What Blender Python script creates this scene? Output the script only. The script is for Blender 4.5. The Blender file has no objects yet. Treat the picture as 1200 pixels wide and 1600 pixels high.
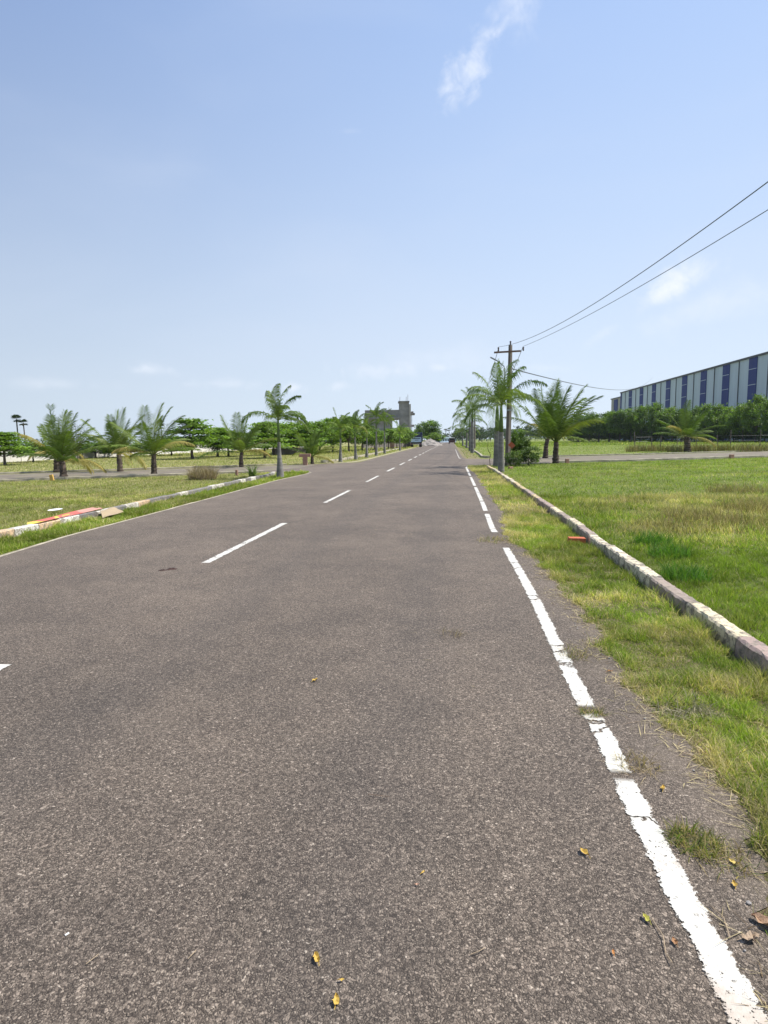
import bpy, bmesh, math, random
import numpy as np
from mathutils import Vector, Matrix
R = math.radians
rnd = random.Random(7)
rs = np.random.RandomState(11)
scene = bpy.context.scene
COL = scene.collection

# ------------------------------------------------------------------ camera
FPX, PITCH, YAW, ROLL, EYE = 950.0, R(6.74), R(6.37), R(0.9), 1.5
cF = Vector((-math.sin(YAW)*math.cos(PITCH), math.cos(YAW)*math.cos(PITCH), -math.sin(PITCH)))
r0 = Vector((math.cos(YAW), math.sin(YAW), 0)); u0 = r0.cross(cF)
cR = r0*math.cos(ROLL) - u0*math.sin(ROLL)
cU = u0*math.cos(ROLL) + r0*math.sin(ROLL)
cam = bpy.data.cameras.new('camera'); cam_ob = bpy.data.objects.new('camera', cam); COL.objects.link(cam_ob)
m = Matrix.Identity(4)
for i in range(3):
    m[i][0] = cR[i]; m[i][1] = cU[i]; m[i][2] = -cF[i]
m[2][3] = EYE
cam_ob.matrix_world = m
cam.sensor_fit = 'HORIZONTAL'; cam.sensor_width = 36; cam.lens = 36*FPX/1200
cam.clip_start = 0.05; cam.clip_end = 6000
scene.camera = cam_ob
scene.render.resolution_x = 768; scene.render.resolution_y = 1024

# ------------------------------------------------------------------ light
SUN_EL, SUN_ROT = R(58), R(78)
scene.view_settings.view_transform = 'Standard'; scene.view_settings.look = 'None'
scene.view_settings.gamma = 1; scene.view_settings.exposure = 0.5
scene.view_settings.use_curve_mapping = False
sun = bpy.data.lights.new('sun', 'SUN'); sun.energy = 4.6; sun.angle = R(0.53); sun.color = (1, .955, .88)
sun_ob = bpy.data.objects.new('sun', sun); COL.objects.link(sun_ob)
sd = Vector((math.sin(SUN_ROT)*math.cos(SUN_EL), math.cos(SUN_ROT)*math.cos(SUN_EL), math.sin(SUN_EL)))
sun_ob.rotation_euler = (-sd).to_track_quat('-Z', 'Y').to_euler(); sun_ob.location = (30, 0, 60)

# ------------------------------------------------------------------ node helper
class NT:
    def __init__(s, nt): s.nt = nt; s.N = nt.nodes; s.L = nt.links; s.N.clear()
    def n(s, typ, ins=None, **kw):
        nd = s.N.new(typ)
        for k, v in kw.items(): setattr(nd, k, v)
        for k, v in (ins or {}).items(): s.put(nd.inputs[k], v)
        return nd
    def put(s, sock, v):
        if isinstance(v, bpy.types.NodeSocket): s.L.new(v, sock)
        elif isinstance(v, bpy.types.Node): s.L.new(v.outputs[0], sock)
        else:
            if isinstance(v, (tuple, list)) and len(v) == 3 and sock.type == 'RGBA': v = (*v, 1)
            sock.default_value = v
    def math(s, op, a, b=0.0, c=None, clamp=False):
        nd = s.n('ShaderNodeMath', {0: a, 1: b}, operation=op, use_clamp=clamp)
        if c is not None: s.put(nd.inputs[2], c)
        return nd.outputs[0]
    def vm(s, op, a, b=(0, 0, 0)):
        nd = s.n('ShaderNodeVectorMath', {0: a, 1: b}, operation=op)
        return nd.outputs['Value'] if op in ('DOT_PRODUCT', 'LENGTH') else nd.outputs[0]
    def mix(s, f, a, b, blend='MIX'):
        nd = s.n('ShaderNodeMix', data_type='RGBA', blend_type=blend)
        s.put(nd.inputs[0], f); s.put(nd.inputs[6], a); s.put(nd.inputs[7], b)
        return nd.outputs[2]
    def mr(s, v, a, b, c=0.0, d=1.0, smooth=True):
        return s.n('ShaderNodeMapRange', {0: v, 1: a, 2: b, 3: c, 4: d}, interpolation_type='SMOOTHSTEP' if smooth else 'LINEAR').outputs[0]
    def noise(s, vec, scale, detail=4, rough=.55, dist=0.0):
        return s.n('ShaderNodeTexNoise', {'Vector': vec, 'Scale': scale, 'Detail': detail, 'Roughness': rough, 'Distortion': dist}).outputs[0]
    def vor(s, vec, scale, feature='F1', rnd_=1.0):
        return s.n('ShaderNodeTexVoronoi', {'Vector': vec, 'Scale': scale, 'Randomness': rnd_}, feature=feature)

# ------------------------------------------------------------------ world
def pixdir(x, y):
    d = cF*FPX + cR*(x-600) + cU*(800-y); return d.normalized()
w = bpy.data.worlds.new('World'); scene.world = w; w.use_nodes = True
g = NT(w.node_tree)
sky = g.n('ShaderNodeTexSky', sky_type='NISHITA', sun_disc=False, sun_elevation=SUN_EL, sun_rotation=SUN_ROT,
          altitude=0, air_density=1.0, dust_density=1.6, ozone_density=2.2)
tc = g.n('ShaderNodeTexCoord'); dirv = tc.outputs['Generated']
z = g.n('ShaderNodeSeparateXYZ', {0: dirv}).outputs[2]
S = 9.6   # brightness of the white haze in the sky's own units
hz = g.mr(g.math('ABSOLUTE', z), 0.0, 0.66, 1.0, 0.0, smooth=False)
hz = g.math('POWER', hz, 1.4)
side = g.mr(g.vm('DOT_PRODUCT', dirv, tuple(Vector((.87, .5, 0)))), -.6, .75, 0.0, 1.0)
hcol = g.mix(side, (.64*S, .735*S, .82*S, 1), (.78*S, .89*S, 1.0*S, 1))
milk = g.mix(side, (.185*S, .305*S, .62*S, 1), (.49*S, .70*S, 1.14*S, 1))
c0 = g.mix(.72, sky.outputs[0], milk)
c1 = g.mix(g.math('MULTIPLY', hz, .97), c0, hcol)
# soft uneven veil
veil = g.noise(g.vm('MULTIPLY', dirv, (1, 1, 3.0)), 1.7, 5, .5, .4)
c1 = g.mix(g.mr(veil, .45, .8, 0, .22), c1, (.72*S, .80*S, .95*S, 1))
cloudcol = (.93*S, .98*S, 1.08*S, 1)
def cloud(col, px, py, ang, wl, ws, strength, nscale, seed, thr=.42, soft=.28, stretch=(1, 1)):
    d = pixdir(px, py)
    ex = cR.copy(); ex = (ex - d*ex.dot(d)).normalized(); ey = d.cross(ex)*-1
    if ey.dot(cU) < 0: ey = -ey
    a = R(ang); e1 = ex*math.cos(a)+ey*math.sin(a); e2 = -ex*math.sin(a)+ey*math.cos(a)
    u = g.vm('DOT_PRODUCT', dirv, tuple(e1)); v = g.vm('DOT_PRODUCT', dirv, tuple(e2))
    # d itself has zero dot with e1,e2
    uu = g.math('DIVIDE', u, wl/FPX); vv = g.math('DIVIDE', v, ws/FPX)
    front = g.math('GREATER_THAN', g.vm('DOT_PRODUCT', dirv, tuple(d)), 0.5)
    rr = g.math('SQRT', g.math('ADD', g.math('MULTIPLY', uu, uu), g.math('MULTIPLY', vv, vv)))
    fall = g.mr(rr, 0.1, 1.25, .34, -.42, smooth=False)
    cv = g.n('ShaderNodeCombineXYZ', {0: g.math('MULTIPLY', u, stretch[0]), 1: g.math('MULTIPLY', v, stretch[1]), 2: seed}).outputs[0]
    nz = g.noise(cv, nscale, 7, .62, .35)
    mk = g.mr(g.math('ADD', nz, fall), thr+.12, thr+.12+soft+.25, 0, strength)
    return g.mix(g.math('MULTIPLY', mk, front), col, cloudcol)
for a in ((735, 108, 57, 105, 50, .72, 36, 4.6, .38, .32), (815, 20, 110, 66, 50, .5, 30, 5.1, .42, .4), (790, 8, 40, 60, 26, .25, 22, 9.7),
          (1058, 440, 28, 100, 44, 1.0, 22, 3.3), (1110, 480, 20, 170, 60, .45, 12, 17.3), (945, 520, 35, 60, 20, .35, 22, 2.2),
          (235, 578, 0, 70, 26, .6, 30, 6.1), (452, 606, 0, 55, 18, .6, 34, 7.5), (600, 578, 0, 150, 30, .5, 30, 8.2), (690, 575, 0, 60, 16, .5, 36, 15.2), (350, 600, 0, 120, 20, .4, 30, 16.2),
          (530, 603, 10, 40, 14, .4, 34, 4.4), (850, 575, 0, 90, 18, .3, 24, 10.4), (80, 600, 0, 160, 24, .3, 18, 11.4),
          (545, 205, 0, 30, 8, .12, 30, 12.4), (700, 560, 0, 260, 50, .22, 12, 13.4)):
    c1 = cloud(c1, *a)
bg = g.n('ShaderNodeBackground', {0: c1, 1: 0.075})
g.n('ShaderNodeOutputWorld', {0: bg.outputs[0]})

# ------------------------------------------------------------------ pixel -> ground helpers (where things stand)
def G(x, y, zz=0.0):
    d = cF*FPX + cR*(x-600) + cU*(800-y); t = (zz-EYE)/d.z
    return Vector((d.x*t, d.y*t, zz))
def V(x, depth, zz=0.0):
    d = cF + cR*((x-600)/FPX); return Vector((d.x*depth, d.y*depth, zz))
def DEP(p): return p.x*cF.x + p.y*cF.y + (p.z-EYE)*cF.z
def HT(p, ytop):   # height of a vertical thing standing at p whose top shows at pixel row ytop
    D = Vector((p.x, p.y, -EYE))
    # solve (D+z) up/forward = k
    k = (800-ytop)/FPX
    up0, f0 = D.dot(cU), D.dot(cF)
    return (k*f0-up0)/(cU.z-k*cF.z)

# ------------------------------------------------------------------ mesh builder
class MB:
    def __init__(s): s.v = []; s.f = []; s.c = []; s.mi = []; s.col = (1, 1, 1); s.mat = 0
    def vert(s, p, c=None): s.v.append(tuple(p)); s.c.append(c or s.col); return len(s.v)-1
    def face(s, *i): s.f.append(i); s.mi.append(s.mat)
    def box(s, x0, x1, y0, y1, z0, z1, mtx=None):
        ids = []
        for zz in (z0, z1):
            for x, y in ((x0, y0), (x1, y0), (x1, y1), (x0, y1)):
                p = Vector((x, y, zz)); ids.append(s.vert(mtx @ p if mtx else p))
        a = ids
        for q in ((0, 3, 2, 1), (4, 5, 6, 7), (0, 1, 5, 4), (1, 2, 6, 5), (2, 3, 7, 6), (3, 0, 4, 7)): s.face(*[a[i] for i in q])
    def tube(s, pts, rad, n=8, cap=True):
        rings = []; up = Vector((0, 0, 1))
        for i, p in enumerate(pts):
            p = Vector(p); a = Vector(pts[max(i-1, 0)]); b = Vector(pts[min(i+1, len(pts)-1)])
            t = (b-a).normalized() if (b-a).length > 1e-9 else up
            x = t.cross(Vector((0, 1, 0)) if abs(t.y) < .9 else Vector((1, 0, 0))).normalized(); y = t.cross(x)
            r = rad[i] if isinstance(rad, (list, tuple)) else rad
            rings.append([s.vert(p+(x*math.cos(2*math.pi*k/n)+y*math.sin(2*math.pi*k/n))*r) for k in range(n)])
        for i in range(len(rings)-1):
            for k in range(n):
                s.face(rings[i][k], rings[i+1][k], rings[i+1][(k+1) % n], rings[i][(k+1) % n])
        if cap: s.face(*rings[0]); s.face(*rings[-1][::-1])
    def build(s, name, mat, parent=None, smooth=False, bevel=0):
        me = bpy.data.meshes.new(name)
        me.from_pydata(s.v, [], s.f)
        ca = me.color_attributes.new('Col', 'FLOAT_COLOR', 'POINT')
        arr = np.ones((len(s.v), 4), 'f'); arr[:, :3] = np.array(s.c, 'f').reshape(-1, 3); ca.data.foreach_set('color', arr.ravel())
        mats = mat if isinstance(mat, (list, tuple)) else [mat]
        for q in mats: me.materials.append(q)
        if len(mats) > 1: me.polygons.foreach_set('material_index', s.mi)
        if smooth: me.polygons.foreach_set('use_smooth', [True]*len(s.f))
        me.update()
        bm = bmesh.new(); bm.from_mesh(me)
        if len(s.f) < 4000 and smooth is not None: bmesh.ops.recalc_face_normals(bm, faces=bm.faces)
        if bevel: bmesh.ops.bevel(bm, geom=bm.edges[:], offset=bevel, segments=2, affect='EDGES', profile=.6)
        bm.to_mesh(me); bm.free()
        return link(name, me, parent)
def link(name, me, parent=None):
    o = bpy.data.objects.new(name, me); COL.objects.link(o)
    if parent: o.parent = parent
    return o
def tag(o, label=None, cat=None, group=None, kind=None):
    if label: o['label'] = label
    if cat: o['category'] = cat
    if group: o['group'] = group
    if kind: o['kind'] = kind
    return o
def empty(name, loc, rz=0.0, sc=1.0):
    o = bpy.data.objects.new(name, None); COL.objects.link(o); o.location = loc; o.rotation_euler = (0, 0, rz)
    o.scale = (sc, sc, sc) if not isinstance(sc, tuple) else sc; o.empty_display_size = .2
    return o

# ------------------------------------------------------------------ materials
def mat(name, build):
    mt = bpy.data.materials.new(name); mt.use_nodes = True; gg = NT(mt.node_tree); build(gg); return mt
def out(gg, sh): gg.n('ShaderNodeOutputMaterial', {0: sh})
def pos(gg): return gg.n('ShaderNodeNewGeometry').outputs['Position']
def objc(gg): return gg.n('ShaderNodeTexCoord').outputs['Object']
def rgb(gg, fac, stops):
    cr = gg.n('ShaderNodeValToRGB', {0: fac}); r = cr.color_ramp
    while len(r.elements) < len(stops): r.elements.new(.5)
    for e, (p, c) in zip(r.elements, stops): e.position = p; e.color = (*c, 1)
    return cr.outputs[0]
def simple(name, col, rough=.75, var=.25, nscale=3.0, bump=.2, bscale=30., metal=0.0, usecol=False):
    def b(gg):
        P = objc(gg)
        n1 = gg.noise(P, nscale, 5, .6); n2 = gg.noise(P, bscale, 4, .6)
        base = gg.n('ShaderNodeAttribute', attribute_name='Col').outputs[0] if usecol else (*col, 1)
        c = gg.mix(1.0, base, rgb(gg, gg.math('ADD', gg.math('MULTIPLY', n1, .7), gg.math('MULTIPLY', n2, .3)),
              [(.3, (1-var,)*3), (.7, (1+var,)*3)]), 'MULTIPLY')
        bp = gg.n('ShaderNodeBump', {'Strength': bump, 'Distance': .02, 'Height': n2})
        out(gg, gg.n('ShaderNodeBsdfPrincipled', {'Base Color': c, 'Roughness': rough, 'Metallic': metal, 'Normal': bp.outputs[0]}).outputs[0])
    return mat(name, b)
def leafmat(name, trans=.35, rough=.5, spec=.4):
    def b(gg):
        c = gg.n('ShaderNodeAttribute', attribute_name='Col').outputs[0]
        c = gg.mix(1.0, c, rgb(gg, gg.noise(objc(gg), 2.2, 3, .6), [(.3, (.75, .78, .7)), (.7, (1.25, 1.2, 1.3))]), 'MULTIPLY')
        p = gg.n('ShaderNodeBsdfPrincipled', {'Base Color': c, 'Roughness': rough, 'Specular IOR Level': spec})
        t = gg.n('ShaderNodeBsdfTranslucent', {0: gg.mix(1.0, c, (1.3, 1.5, .6, 1), 'MULTIPLY')})
        out(gg, gg.n('ShaderNodeMixShader', {0: trans, 1: p.outputs[0], 2: t.outputs[0]}).outputs[0])
    return mat(name, b)
M = {}
M['leaf'] = leafmat('leaf'); M['frond'] = leafmat('frond', .25, .6, .2); M['grass'] = leafmat('grass_blade', .4, .6, .25)
def _asphalt(gg, near=True):
    P = pos(gg)
    warp = gg.vm('ADD', P, gg.vm('MULTIPLY', gg.n('ShaderNodeTexNoise', {'Vector': P, 'Scale': 60., 'Detail': 2}).outputs['Color'], (.016, .016, 0)))
    v1 = gg.vor(warp, 118.); v2 = gg.vor(warp, 210.)
    e1 = gg.vor(warp, 118., 'DISTANCE_TO_EDGE').outputs[0]
    id1 = gg.n('ShaderNodeSeparateColor', {0: v1.outputs['Color']}).outputs[0]
    id2 = gg.n('ShaderNodeSeparateColor', {0: v2.outputs['Color']}).outputs[0]
    stone = rgb(gg, id1, [(0, (.062, .050, .040)), (.35, (.150, .125, .101)), (.72, (.245, .206, .169)), (.96, (.40, .342, .282)), (1, (.56, .50, .42))])
    fine = rgb(gg, id2, [(0, (.048, .039, .031)), (.6, (.160, .134, .109)), (1, (.38, .33, .27))])
    c = gg.mix(gg.mr(gg.noise(P, 75., 2), .42, .58, 0, 1), stone, fine)
    binder = gg.mr(e1, .02, .16, 1, 0)
    c = gg.mix(gg.math('MULTIPLY', binder, gg.mr(gg.noise(P, 55., 4, .7), .38, .62, .0, 1)), c, (.045, .036, .029, 1))
    big = gg.noise(P, .45, 5, .6); mid = gg.noise(P, 2.6, 5, .65)
    c = gg.mix(1.0, c, rgb(gg, big, [(.3, (.78, .78, .79)), (.7, (1.22, 1.21, 1.2))]), 'MULTIPLY')
    c = gg.mix(1.0, c, rgb(gg, mid, [(.3, (.86, .86, .87)), (.72, (1.14, 1.13, 1.12))]), 'MULTIPLY')
    c = gg.mix(1.0, c, (.81, .768, .725, 1), 'MULTIPLY')
    # dust: brownish film, stronger to the left and near the edges
    x = gg.n('ShaderNodeSeparateXYZ', {0: P})
    edge = gg.math('MAXIMUM', gg.mr(x.outputs[0], .75, 1.2, 0, 1.5), gg.mr(x.outputs[0], -5.2, -6.7, 0, 1))
    dn = gg.noise(P, 1.1, 6, .7, .5)
    dust = gg.math('MULTIPLY', gg.mr(gg.math('ADD', dn, gg.math('MULTIPLY', edge, .25)), .5, .85, 0, .62), gg.mr(gg.noise(P, 55., 5, .8), .38, .62, .05, 1))
    c = gg.mix(dust, c, (.20, .16, .12, 1))
    # pale scuffs
    sc = gg.mr(gg.noise(gg.vm('MULTIPLY', P, (1.6, 3.4, 1)), 1.9, 6, .72, .3), .69, .78, 0, .5)
    c = gg.mix(gg.math('MULTIPLY', sc, gg.mr(gg.noise(P, 40., 3), .35, .6)), c, (.36, .30, .24, 1))
    # wheel tracks slightly darker along the lane
    tr = gg.mr(gg.math('ABSOLUTE', gg.math('SUBTRACT', gg.math('ABSOLUTE', gg.math('ADD', x.outputs[0], 1.15)), .82)), .05, .42, 1, 0)
    c = gg.mix(gg.math('MULTIPLY', tr, .13), c, (.05, .047, .046, 1))
    # long faint surface seams across
    hgt = gg.math('ADD', gg.math('MULTIPLY', gg.mr(e1, 0, .3), .6), gg.math('MULTIPLY', id1, .35))
    hgt = gg.math('ADD', hgt, gg.math('MULTIPLY', gg.noise(P, 190., 3), .5))
    bp = gg.n('ShaderNodeBump', {'Strength': .9, 'Distance': .0035, 'Height': hgt})
    return c, bp.outputs[0]
def asphalt(gg):
    c, nrm = _asphalt(gg)
    out(gg, gg.n('ShaderNodeBsdfPrincipled', {'Base Color': c, 'Roughness': .78, 'Specular IOR Level': .35, 'Normal': nrm}).outputs[0])
M['asphalt'] = mat('asphalt', asphalt)
def paint(gg):
    uv = gg.n('ShaderNodeUVMap', uv_map='UVMap').outputs[0]
    s = gg.n('ShaderNodeSeparateXYZ', {0: uv}); u, v = s.outputs[0], s.outputs[1]   # u -1..1 across
    P = pos(gg); y = gg.n('ShaderNodeSeparateXYZ', {0: P}).outputs[1]
    en = gg.math('SUBTRACT', gg.noise(P, 70., 5, .75), .5); en2 = gg.math('SUBTRACT', gg.noise(P, 11., 5, .6), .5)
    d = gg.math('SUBTRACT', .80, gg.math('ABSOLUTE', u))
    d = gg.math('ADD', d, gg.math('ADD', gg.math('MULTIPLY', en, 1.1), gg.math('MULTIPLY', en2, 1.0)))
    m1 = gg.mr(d, -.02, .05)
    pit = gg.vor(gg.vm('ADD', P, (0, 0, .3)), 60.)
    pr = gg.n('ShaderNodeSeparateColor', {0: pit.outputs['Color']}).outputs[0]
    pn = gg.math('MULTIPLY', gg.mr(gg.noise(P, 62., 4, .8), .585, .62), gg.mr(gg.noise(P, 5., 3, .6), .42, .6))
    pitm = pn
    pit_old = gg.math('MULTIPLY', gg.mr(pit.outputs[0], .34, .50, 1, 0), gg.math('GREATER_THAN', gg.math('ADD', pr, gg.math('MULTIPLY', gg.noise(P, 7., 3), 1.1)), 1.30))
    m2 = gg.math('SUBTRACT', 1.0, pitm)
    # cracks across
    wp = gg.vm('ADD', gg.vm('MULTIPLY', P, (.55, 1, 0)), gg.vm('MULTIPLY', gg.n('ShaderNodeTexNoise', {'Vector': P, 'Scale': 14., 'Detail': 3}).outputs['Color'], (.16, .16, 0)))
    ck = gg.vor(wp, 1.15, 'DISTANCE_TO_EDGE').outputs[0]
    m3 = gg.mr(ck, .003, .012)
    worn = gg.mr(gg.math('ADD', gg.noise(P, 1.4, 5, .7), gg.math('MULTIPLY', gg.noise(P, 70., 3, .7), .22)), .72, .77, 1, 0)
    a = gg.math('MULTIPLY', gg.math('MULTIPLY', m1, m2), gg.math('MULTIPLY', m3, worn))
    a = gg.math('MULTIPLY', a, gg.n('ShaderNodeAttribute', attribute_name='Col').outputs['Fac'])
    dirt = gg.mr(gg.math('ADD', gg.noise(P, 2.6, 7, .75), gg.mr(y, 1.75, 1.4, 0, .18)), .48, .75, 0, .75)
    c = gg.mix(dirt, (.60, .575, .51, 1), (.38, .29, .215, 1))
    c = gg.mix(gg.mr(gg.noise(P, 120., 3), .5, .8, 0, .35), c, (.45, .42, .38, 1))
    bp = gg.n('ShaderNodeBump', {'Strength': .5, 'Distance': .002, 'Height': gg.noise(P, 160., 3)})
    pb = gg.n('ShaderNodeBsdfPrincipled', {'Base Color': c, 'Roughness': .6, 'Normal': bp.outputs[0]})
    tb = gg.n('ShaderNodeBsdfTransparent')
    out(gg, gg.n('ShaderNodeMixShader', {0: a, 1: tb.outputs[0], 2: pb.outputs[0]}).outputs[0])
M['paint'] = mat('road_paint', paint)
def soil(gg):
    P = pos(gg); x = gg.n('ShaderNodeSeparateXYZ', {0: P}).outputs[0]
    n1 = gg.noise(P, .25, 5, .6, .3); n2 = gg.noise(P, 3., 6, .7); n3 = gg.noise(P, 45., 4, .75)
    right = gg.mr(x, -3, 3)
    ol = rgb(gg, gg.math('ADD', gg.math('MULTIPLY', n2, .6), gg.math('MULTIPLY', n3, .4)), [(.3, (.13, .13, .040)), (.5, (.24, .235, .085)), (.68, (.36, .33, .15))])
    gr = rgb(gg, gg.math('ADD', gg.math('MULTIPLY', n2, .6), gg.math('MULTIPLY', n3, .4)), [(.3, (.085, .12, .022)), (.5, (.17, .205, .050)), (.7, (.29, .29, .11))])
    c = gg.mix(right, ol, gr)
    c = gg.mix(gg.mr(n1, .55, .75, 0, .6), c, (.33, .29, .15, 1))
    near = gg.math('MULTIPLY', gg.mr(gg.math('ABSOLUTE', gg.math('SUBTRACT', x, 1.5)), .5, 1.0, 1, 0), gg.mr(n3, .3, .6, .3, .9))
    c = gg.mix(near, c, (.24, .19, .115, 1))
    bp = gg.n('ShaderNodeBump', {'Strength': .8, 'Distance': .03, 'Height': gg.math('ADD', n3, gg.noise(P, 180., 3, .7))})
    out(gg, gg.n('ShaderNodeBsdfPrincipled', {'Base Color': c, 'Roughness': .9, 'Specular IOR Level': .15, 'Normal': bp.outputs[0]}).outputs[0])
M['soil'] = mat('grassy_soil', soil)
def gravelroad(gg):
    P = pos(gg)
    n2 = gg.noise(P, .8, 6, .65); n3 = gg.noise(P, 22., 4, .75)
    c = rgb(gg, gg.math('ADD', gg.math('MULTIPLY', n2, .55), gg.math('MULTIPLY', n3, .45)), [(.3, (.10, .082, .058)), (.52, (.175, .145, .11)), (.7, (.26, .225, .17))])
    c = gg.mix(gg.mr(gg.noise(P, 1.3, 6, .75), .50, .66, 0, .7), c, (.19, .195, .07, 1))
    bp = gg.n('ShaderNodeBump', {'Strength': .8, 'Distance': .02, 'Height': n3})
    out(gg, gg.n('ShaderNodeBsdfPrincipled', {'Base Color': c, 'Roughness': .9, 'Normal': bp.outputs[0]}).outputs[0])
M['gravel'] = mat('dusty_gravel', gravelroad)
def kerbmat(seed, cols):
    def b(gg):
        uv = gg.n('ShaderNodeUVMap', uv_map='UVMap').outputs[0]
        s = gg.n('ShaderNodeSeparateXYZ', {0: uv}); P = pos(gg)
        cell = gg.math('FLOOR', gg.math('ADD', s.outputs[1], gg.math('MULTIPLY', gg.math('SUBTRACT', gg.noise(P, 14., 3), .5), .09)))
        wn = gg.n('ShaderNodeTexWhiteNoise', {'W': gg.math('ADD', cell, seed)}, noise_dimensions='1D').outputs[0]
        st = [(i/len(cols), q) for i, q in enumerate(cols)]
        cr = gg.n('ShaderNodeValToRGB', {0: wn}); cr.color_ramp.interpolation = 'CONSTANT'
        while len(cr.color_ramp.elements) < len(st): cr.color_ramp.elements.new(.5)
        for e, (p, q) in zip(cr.color_ramp.elements, st): e.position = p; e.color = (*q, 1)
        chip = gg.mr(gg.noise(P, 11., 8, .8, .6), .49, .55, 0, .9)
        conc = rgb(gg, gg.noise(P, 25., 5, .7), [(.3, (.12, .10, .08)), (.7, (.34, .29, .23))])
        c = gg.mix(chip, cr.outputs[0], conc)
        fr = gg.math('FRACT', s.outputs[1])
        jt = gg.math('MAXIMUM', gg.mr(fr, 0, .03, 1, 0), gg.mr(fr, .97, 1, 0, 1))
        c = gg.mix(gg.math('MULTIPLY', jt, .7), c, (.08, .07, .06, 1))
        c = gg.mix(1.0, c, rgb(gg, gg.noise(P, 3.5, 5, .7), [(.3, (.75, .74, .72)), (.7, (1.15,)*3)]), 'MULTIPLY')
        low = gg.mr(gg.n('ShaderNodeSeparateXYZ', {0: P}).outputs[2], .0, .07, .7, 0)
        c = gg.mix(gg.math('MULTIPLY', low, gg.noise(P, 20., 3)), c, (.14, .10, .06, 1))
        bp = gg.n('ShaderNodeBump', {'Strength': .8, 'Distance': .01, 'Height': gg.math('ADD', gg.noise(P, 40., 6, .7), gg.math('MULTIPLY', jt, -.8))})
        out(gg, gg.n('ShaderNodeBsdfPrincipled', {'Base Color': c, 'Roughness': .85, 'Normal': bp.outputs[0]}).outputs[0])
    return b
M['kerb_r'] = mat('painted_kerb_worn', kerbmat(5.0, [(.66, .57, .38), (.60, .46, .24), (.38, .28, .24), (.70, .62, .45), (.70, .60, .42), (.34, .27, .22), (.72, .63, .46)]))
M['kerb_l'] = mat('painted_kerb_grey', kerbmat(8.0, [(.68, .65, .58), (.17, .165, .165), (.58, .54, .46), (.20, .195, .19), (.60, .42, .26), (.24, .23, .22)]))
M['edging'] = simple('concrete_edging', (.36, .32, .24), .85, .5, 2.2, .4, 40)
M['concrete'] = simple('raw_concrete', (.25, .24, .23), .9, .5, .6, .4, 12)
M['concrete_pale'] = simple('plastered_concrete', (.42, .39, .35), .9, .25, .8, .3, 12)
M['block'] = simple('weathered_wall', (.24, .21, .18), .9, .35, 1.2, .4, 12)
M['whitewall'] = simple('limewashed_wall', (.62, .59, .54), .85, .15, .8, .2, 12)
M['dark'] = simple('dark_opening', (.03, .03, .032), .8, .2)
M['bark'] = simple('bark', (.14, .105, .075), .9, .4, 4, .7, 25, usecol=True)
M['dry'] = leafmat('dry_stalks', .2, .8, .15)
M['steel'] = simple('galvanised_steel', (.35, .36, .37), .45, .15, 3, .1, 20, .7)
M['wire'] = simple('wire', (.10, .105, .11), .5, .1, 3, 0, 20, .5)
M['rust'] = simple('rusty_steel', (.20, .12, .085), .8, .35, 5, .4, 30)
M['pole'] = simple('pole_concrete', (.16, .135, .115), .9, .3, 3, .4, 25)
M['ceramic'] = simple('brown_ceramic', (.07, .05, .04), .3, .1)
M['brick'] = simple('orange_brick', (.48, .12, .05), .85, .25, 12, .5, 60)
M['brickdull'] = simple('pink_brickwork', (.38, .22, .16), .9, .25, 4, .5, 20)
M['yellowpaint'] = simple('yellow_paint', (.60, .38, .10), .8, .25, 8, .3, 40)
M['card'] = simple('cardboard', (.34, .26, .16), .85, .12, 6, .2, 40)
M['white'] = simple('white_plastic', (.78, .78, .74), .4, .05)
M['col'] = simple('printed_sheet', (1, 1, 1), .5, .08, 5, .1, 30, usecol=True)
M['navy'] = simple('navy_paint', (.018, .028, .075), .4, .2, 2, .05, 20)
M['black'] = simple('black_rubber', (.018, .018, .018), .7, .2)
M['chrome'] = simple('grey_metal', (.3, .3, .31), .35, .1, 3, .05, 20, .8)
M['glass'] = simple('dark_glass', (.02, .03, .035), .08, .05, 3, 0)
M['palepanel'] = simple('pale_blue_panel', (.42, .55, .68), .5, .12, 2, .05, 20)
M['redpaint'] = simple('red_paint', (.28, .05, .035), .5, .2, 3, .05, 20)
M['darkred'] = simple('dark_red_paint', (.06, .02, .02), .5, .2, 3, .05, 20)
M['canvas'] = simple('pale_canvas', (.55, .54, .50), .8, .12, 3, .2, 20)
M['sand'] = simple('gravel_heap', (.30, .27, .24), .95, .3, 2, .9, 9)
M['leafyellow'] = simple('yellow_leaf', (.62, .42, .07), .6, .25, 40, .3, 120, usecol=True)
def cladding(gg, base=(.45, .53, .59), rib=5.2, ro=.45):
    P = objc(gg); y = gg.n('ShaderNodeSeparateXYZ', {0: P}).outputs[1]
    wv = gg.n('ShaderNodeTexWave', {'Vector': P, 'Scale': rib/math.pi*.5, 'Distortion': 0.}, wave_type='BANDS', bands_direction='Y').outputs[1]
    c = gg.mix(1.0, (*base, 1), rgb(gg, gg.noise(gg.vm('MULTIPLY', P, (1, 1, .15)), .5, 5, .6), [(.3, (.9,)*3), (.7, (1.08,)*3)]), 'MULTIPLY')
    bp = gg.n('ShaderNodeBump', {'Strength': .5, 'Distance': .05, 'Height': wv})
    out(gg, gg.n('ShaderNodeBsdfPrincipled', {'Base Color': c, 'Roughness': ro, 'Metallic': .1 if ro < .6 else 0.0, 'Normal': bp.outputs[0]}).outputs[0])
M['clad'] = mat('grey_cladding', cladding)
M['cladblue'] = mat('blue_cladding', lambda gg: cladding(gg, (.010, .030, .19), 5.2, .7))
M['trim'] = simple('dark_trim', (.05, .055, .07), .5, .1)
M['mortar'] = simple('concrete_pale2', (.3, .28, .26), .9)

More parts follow.
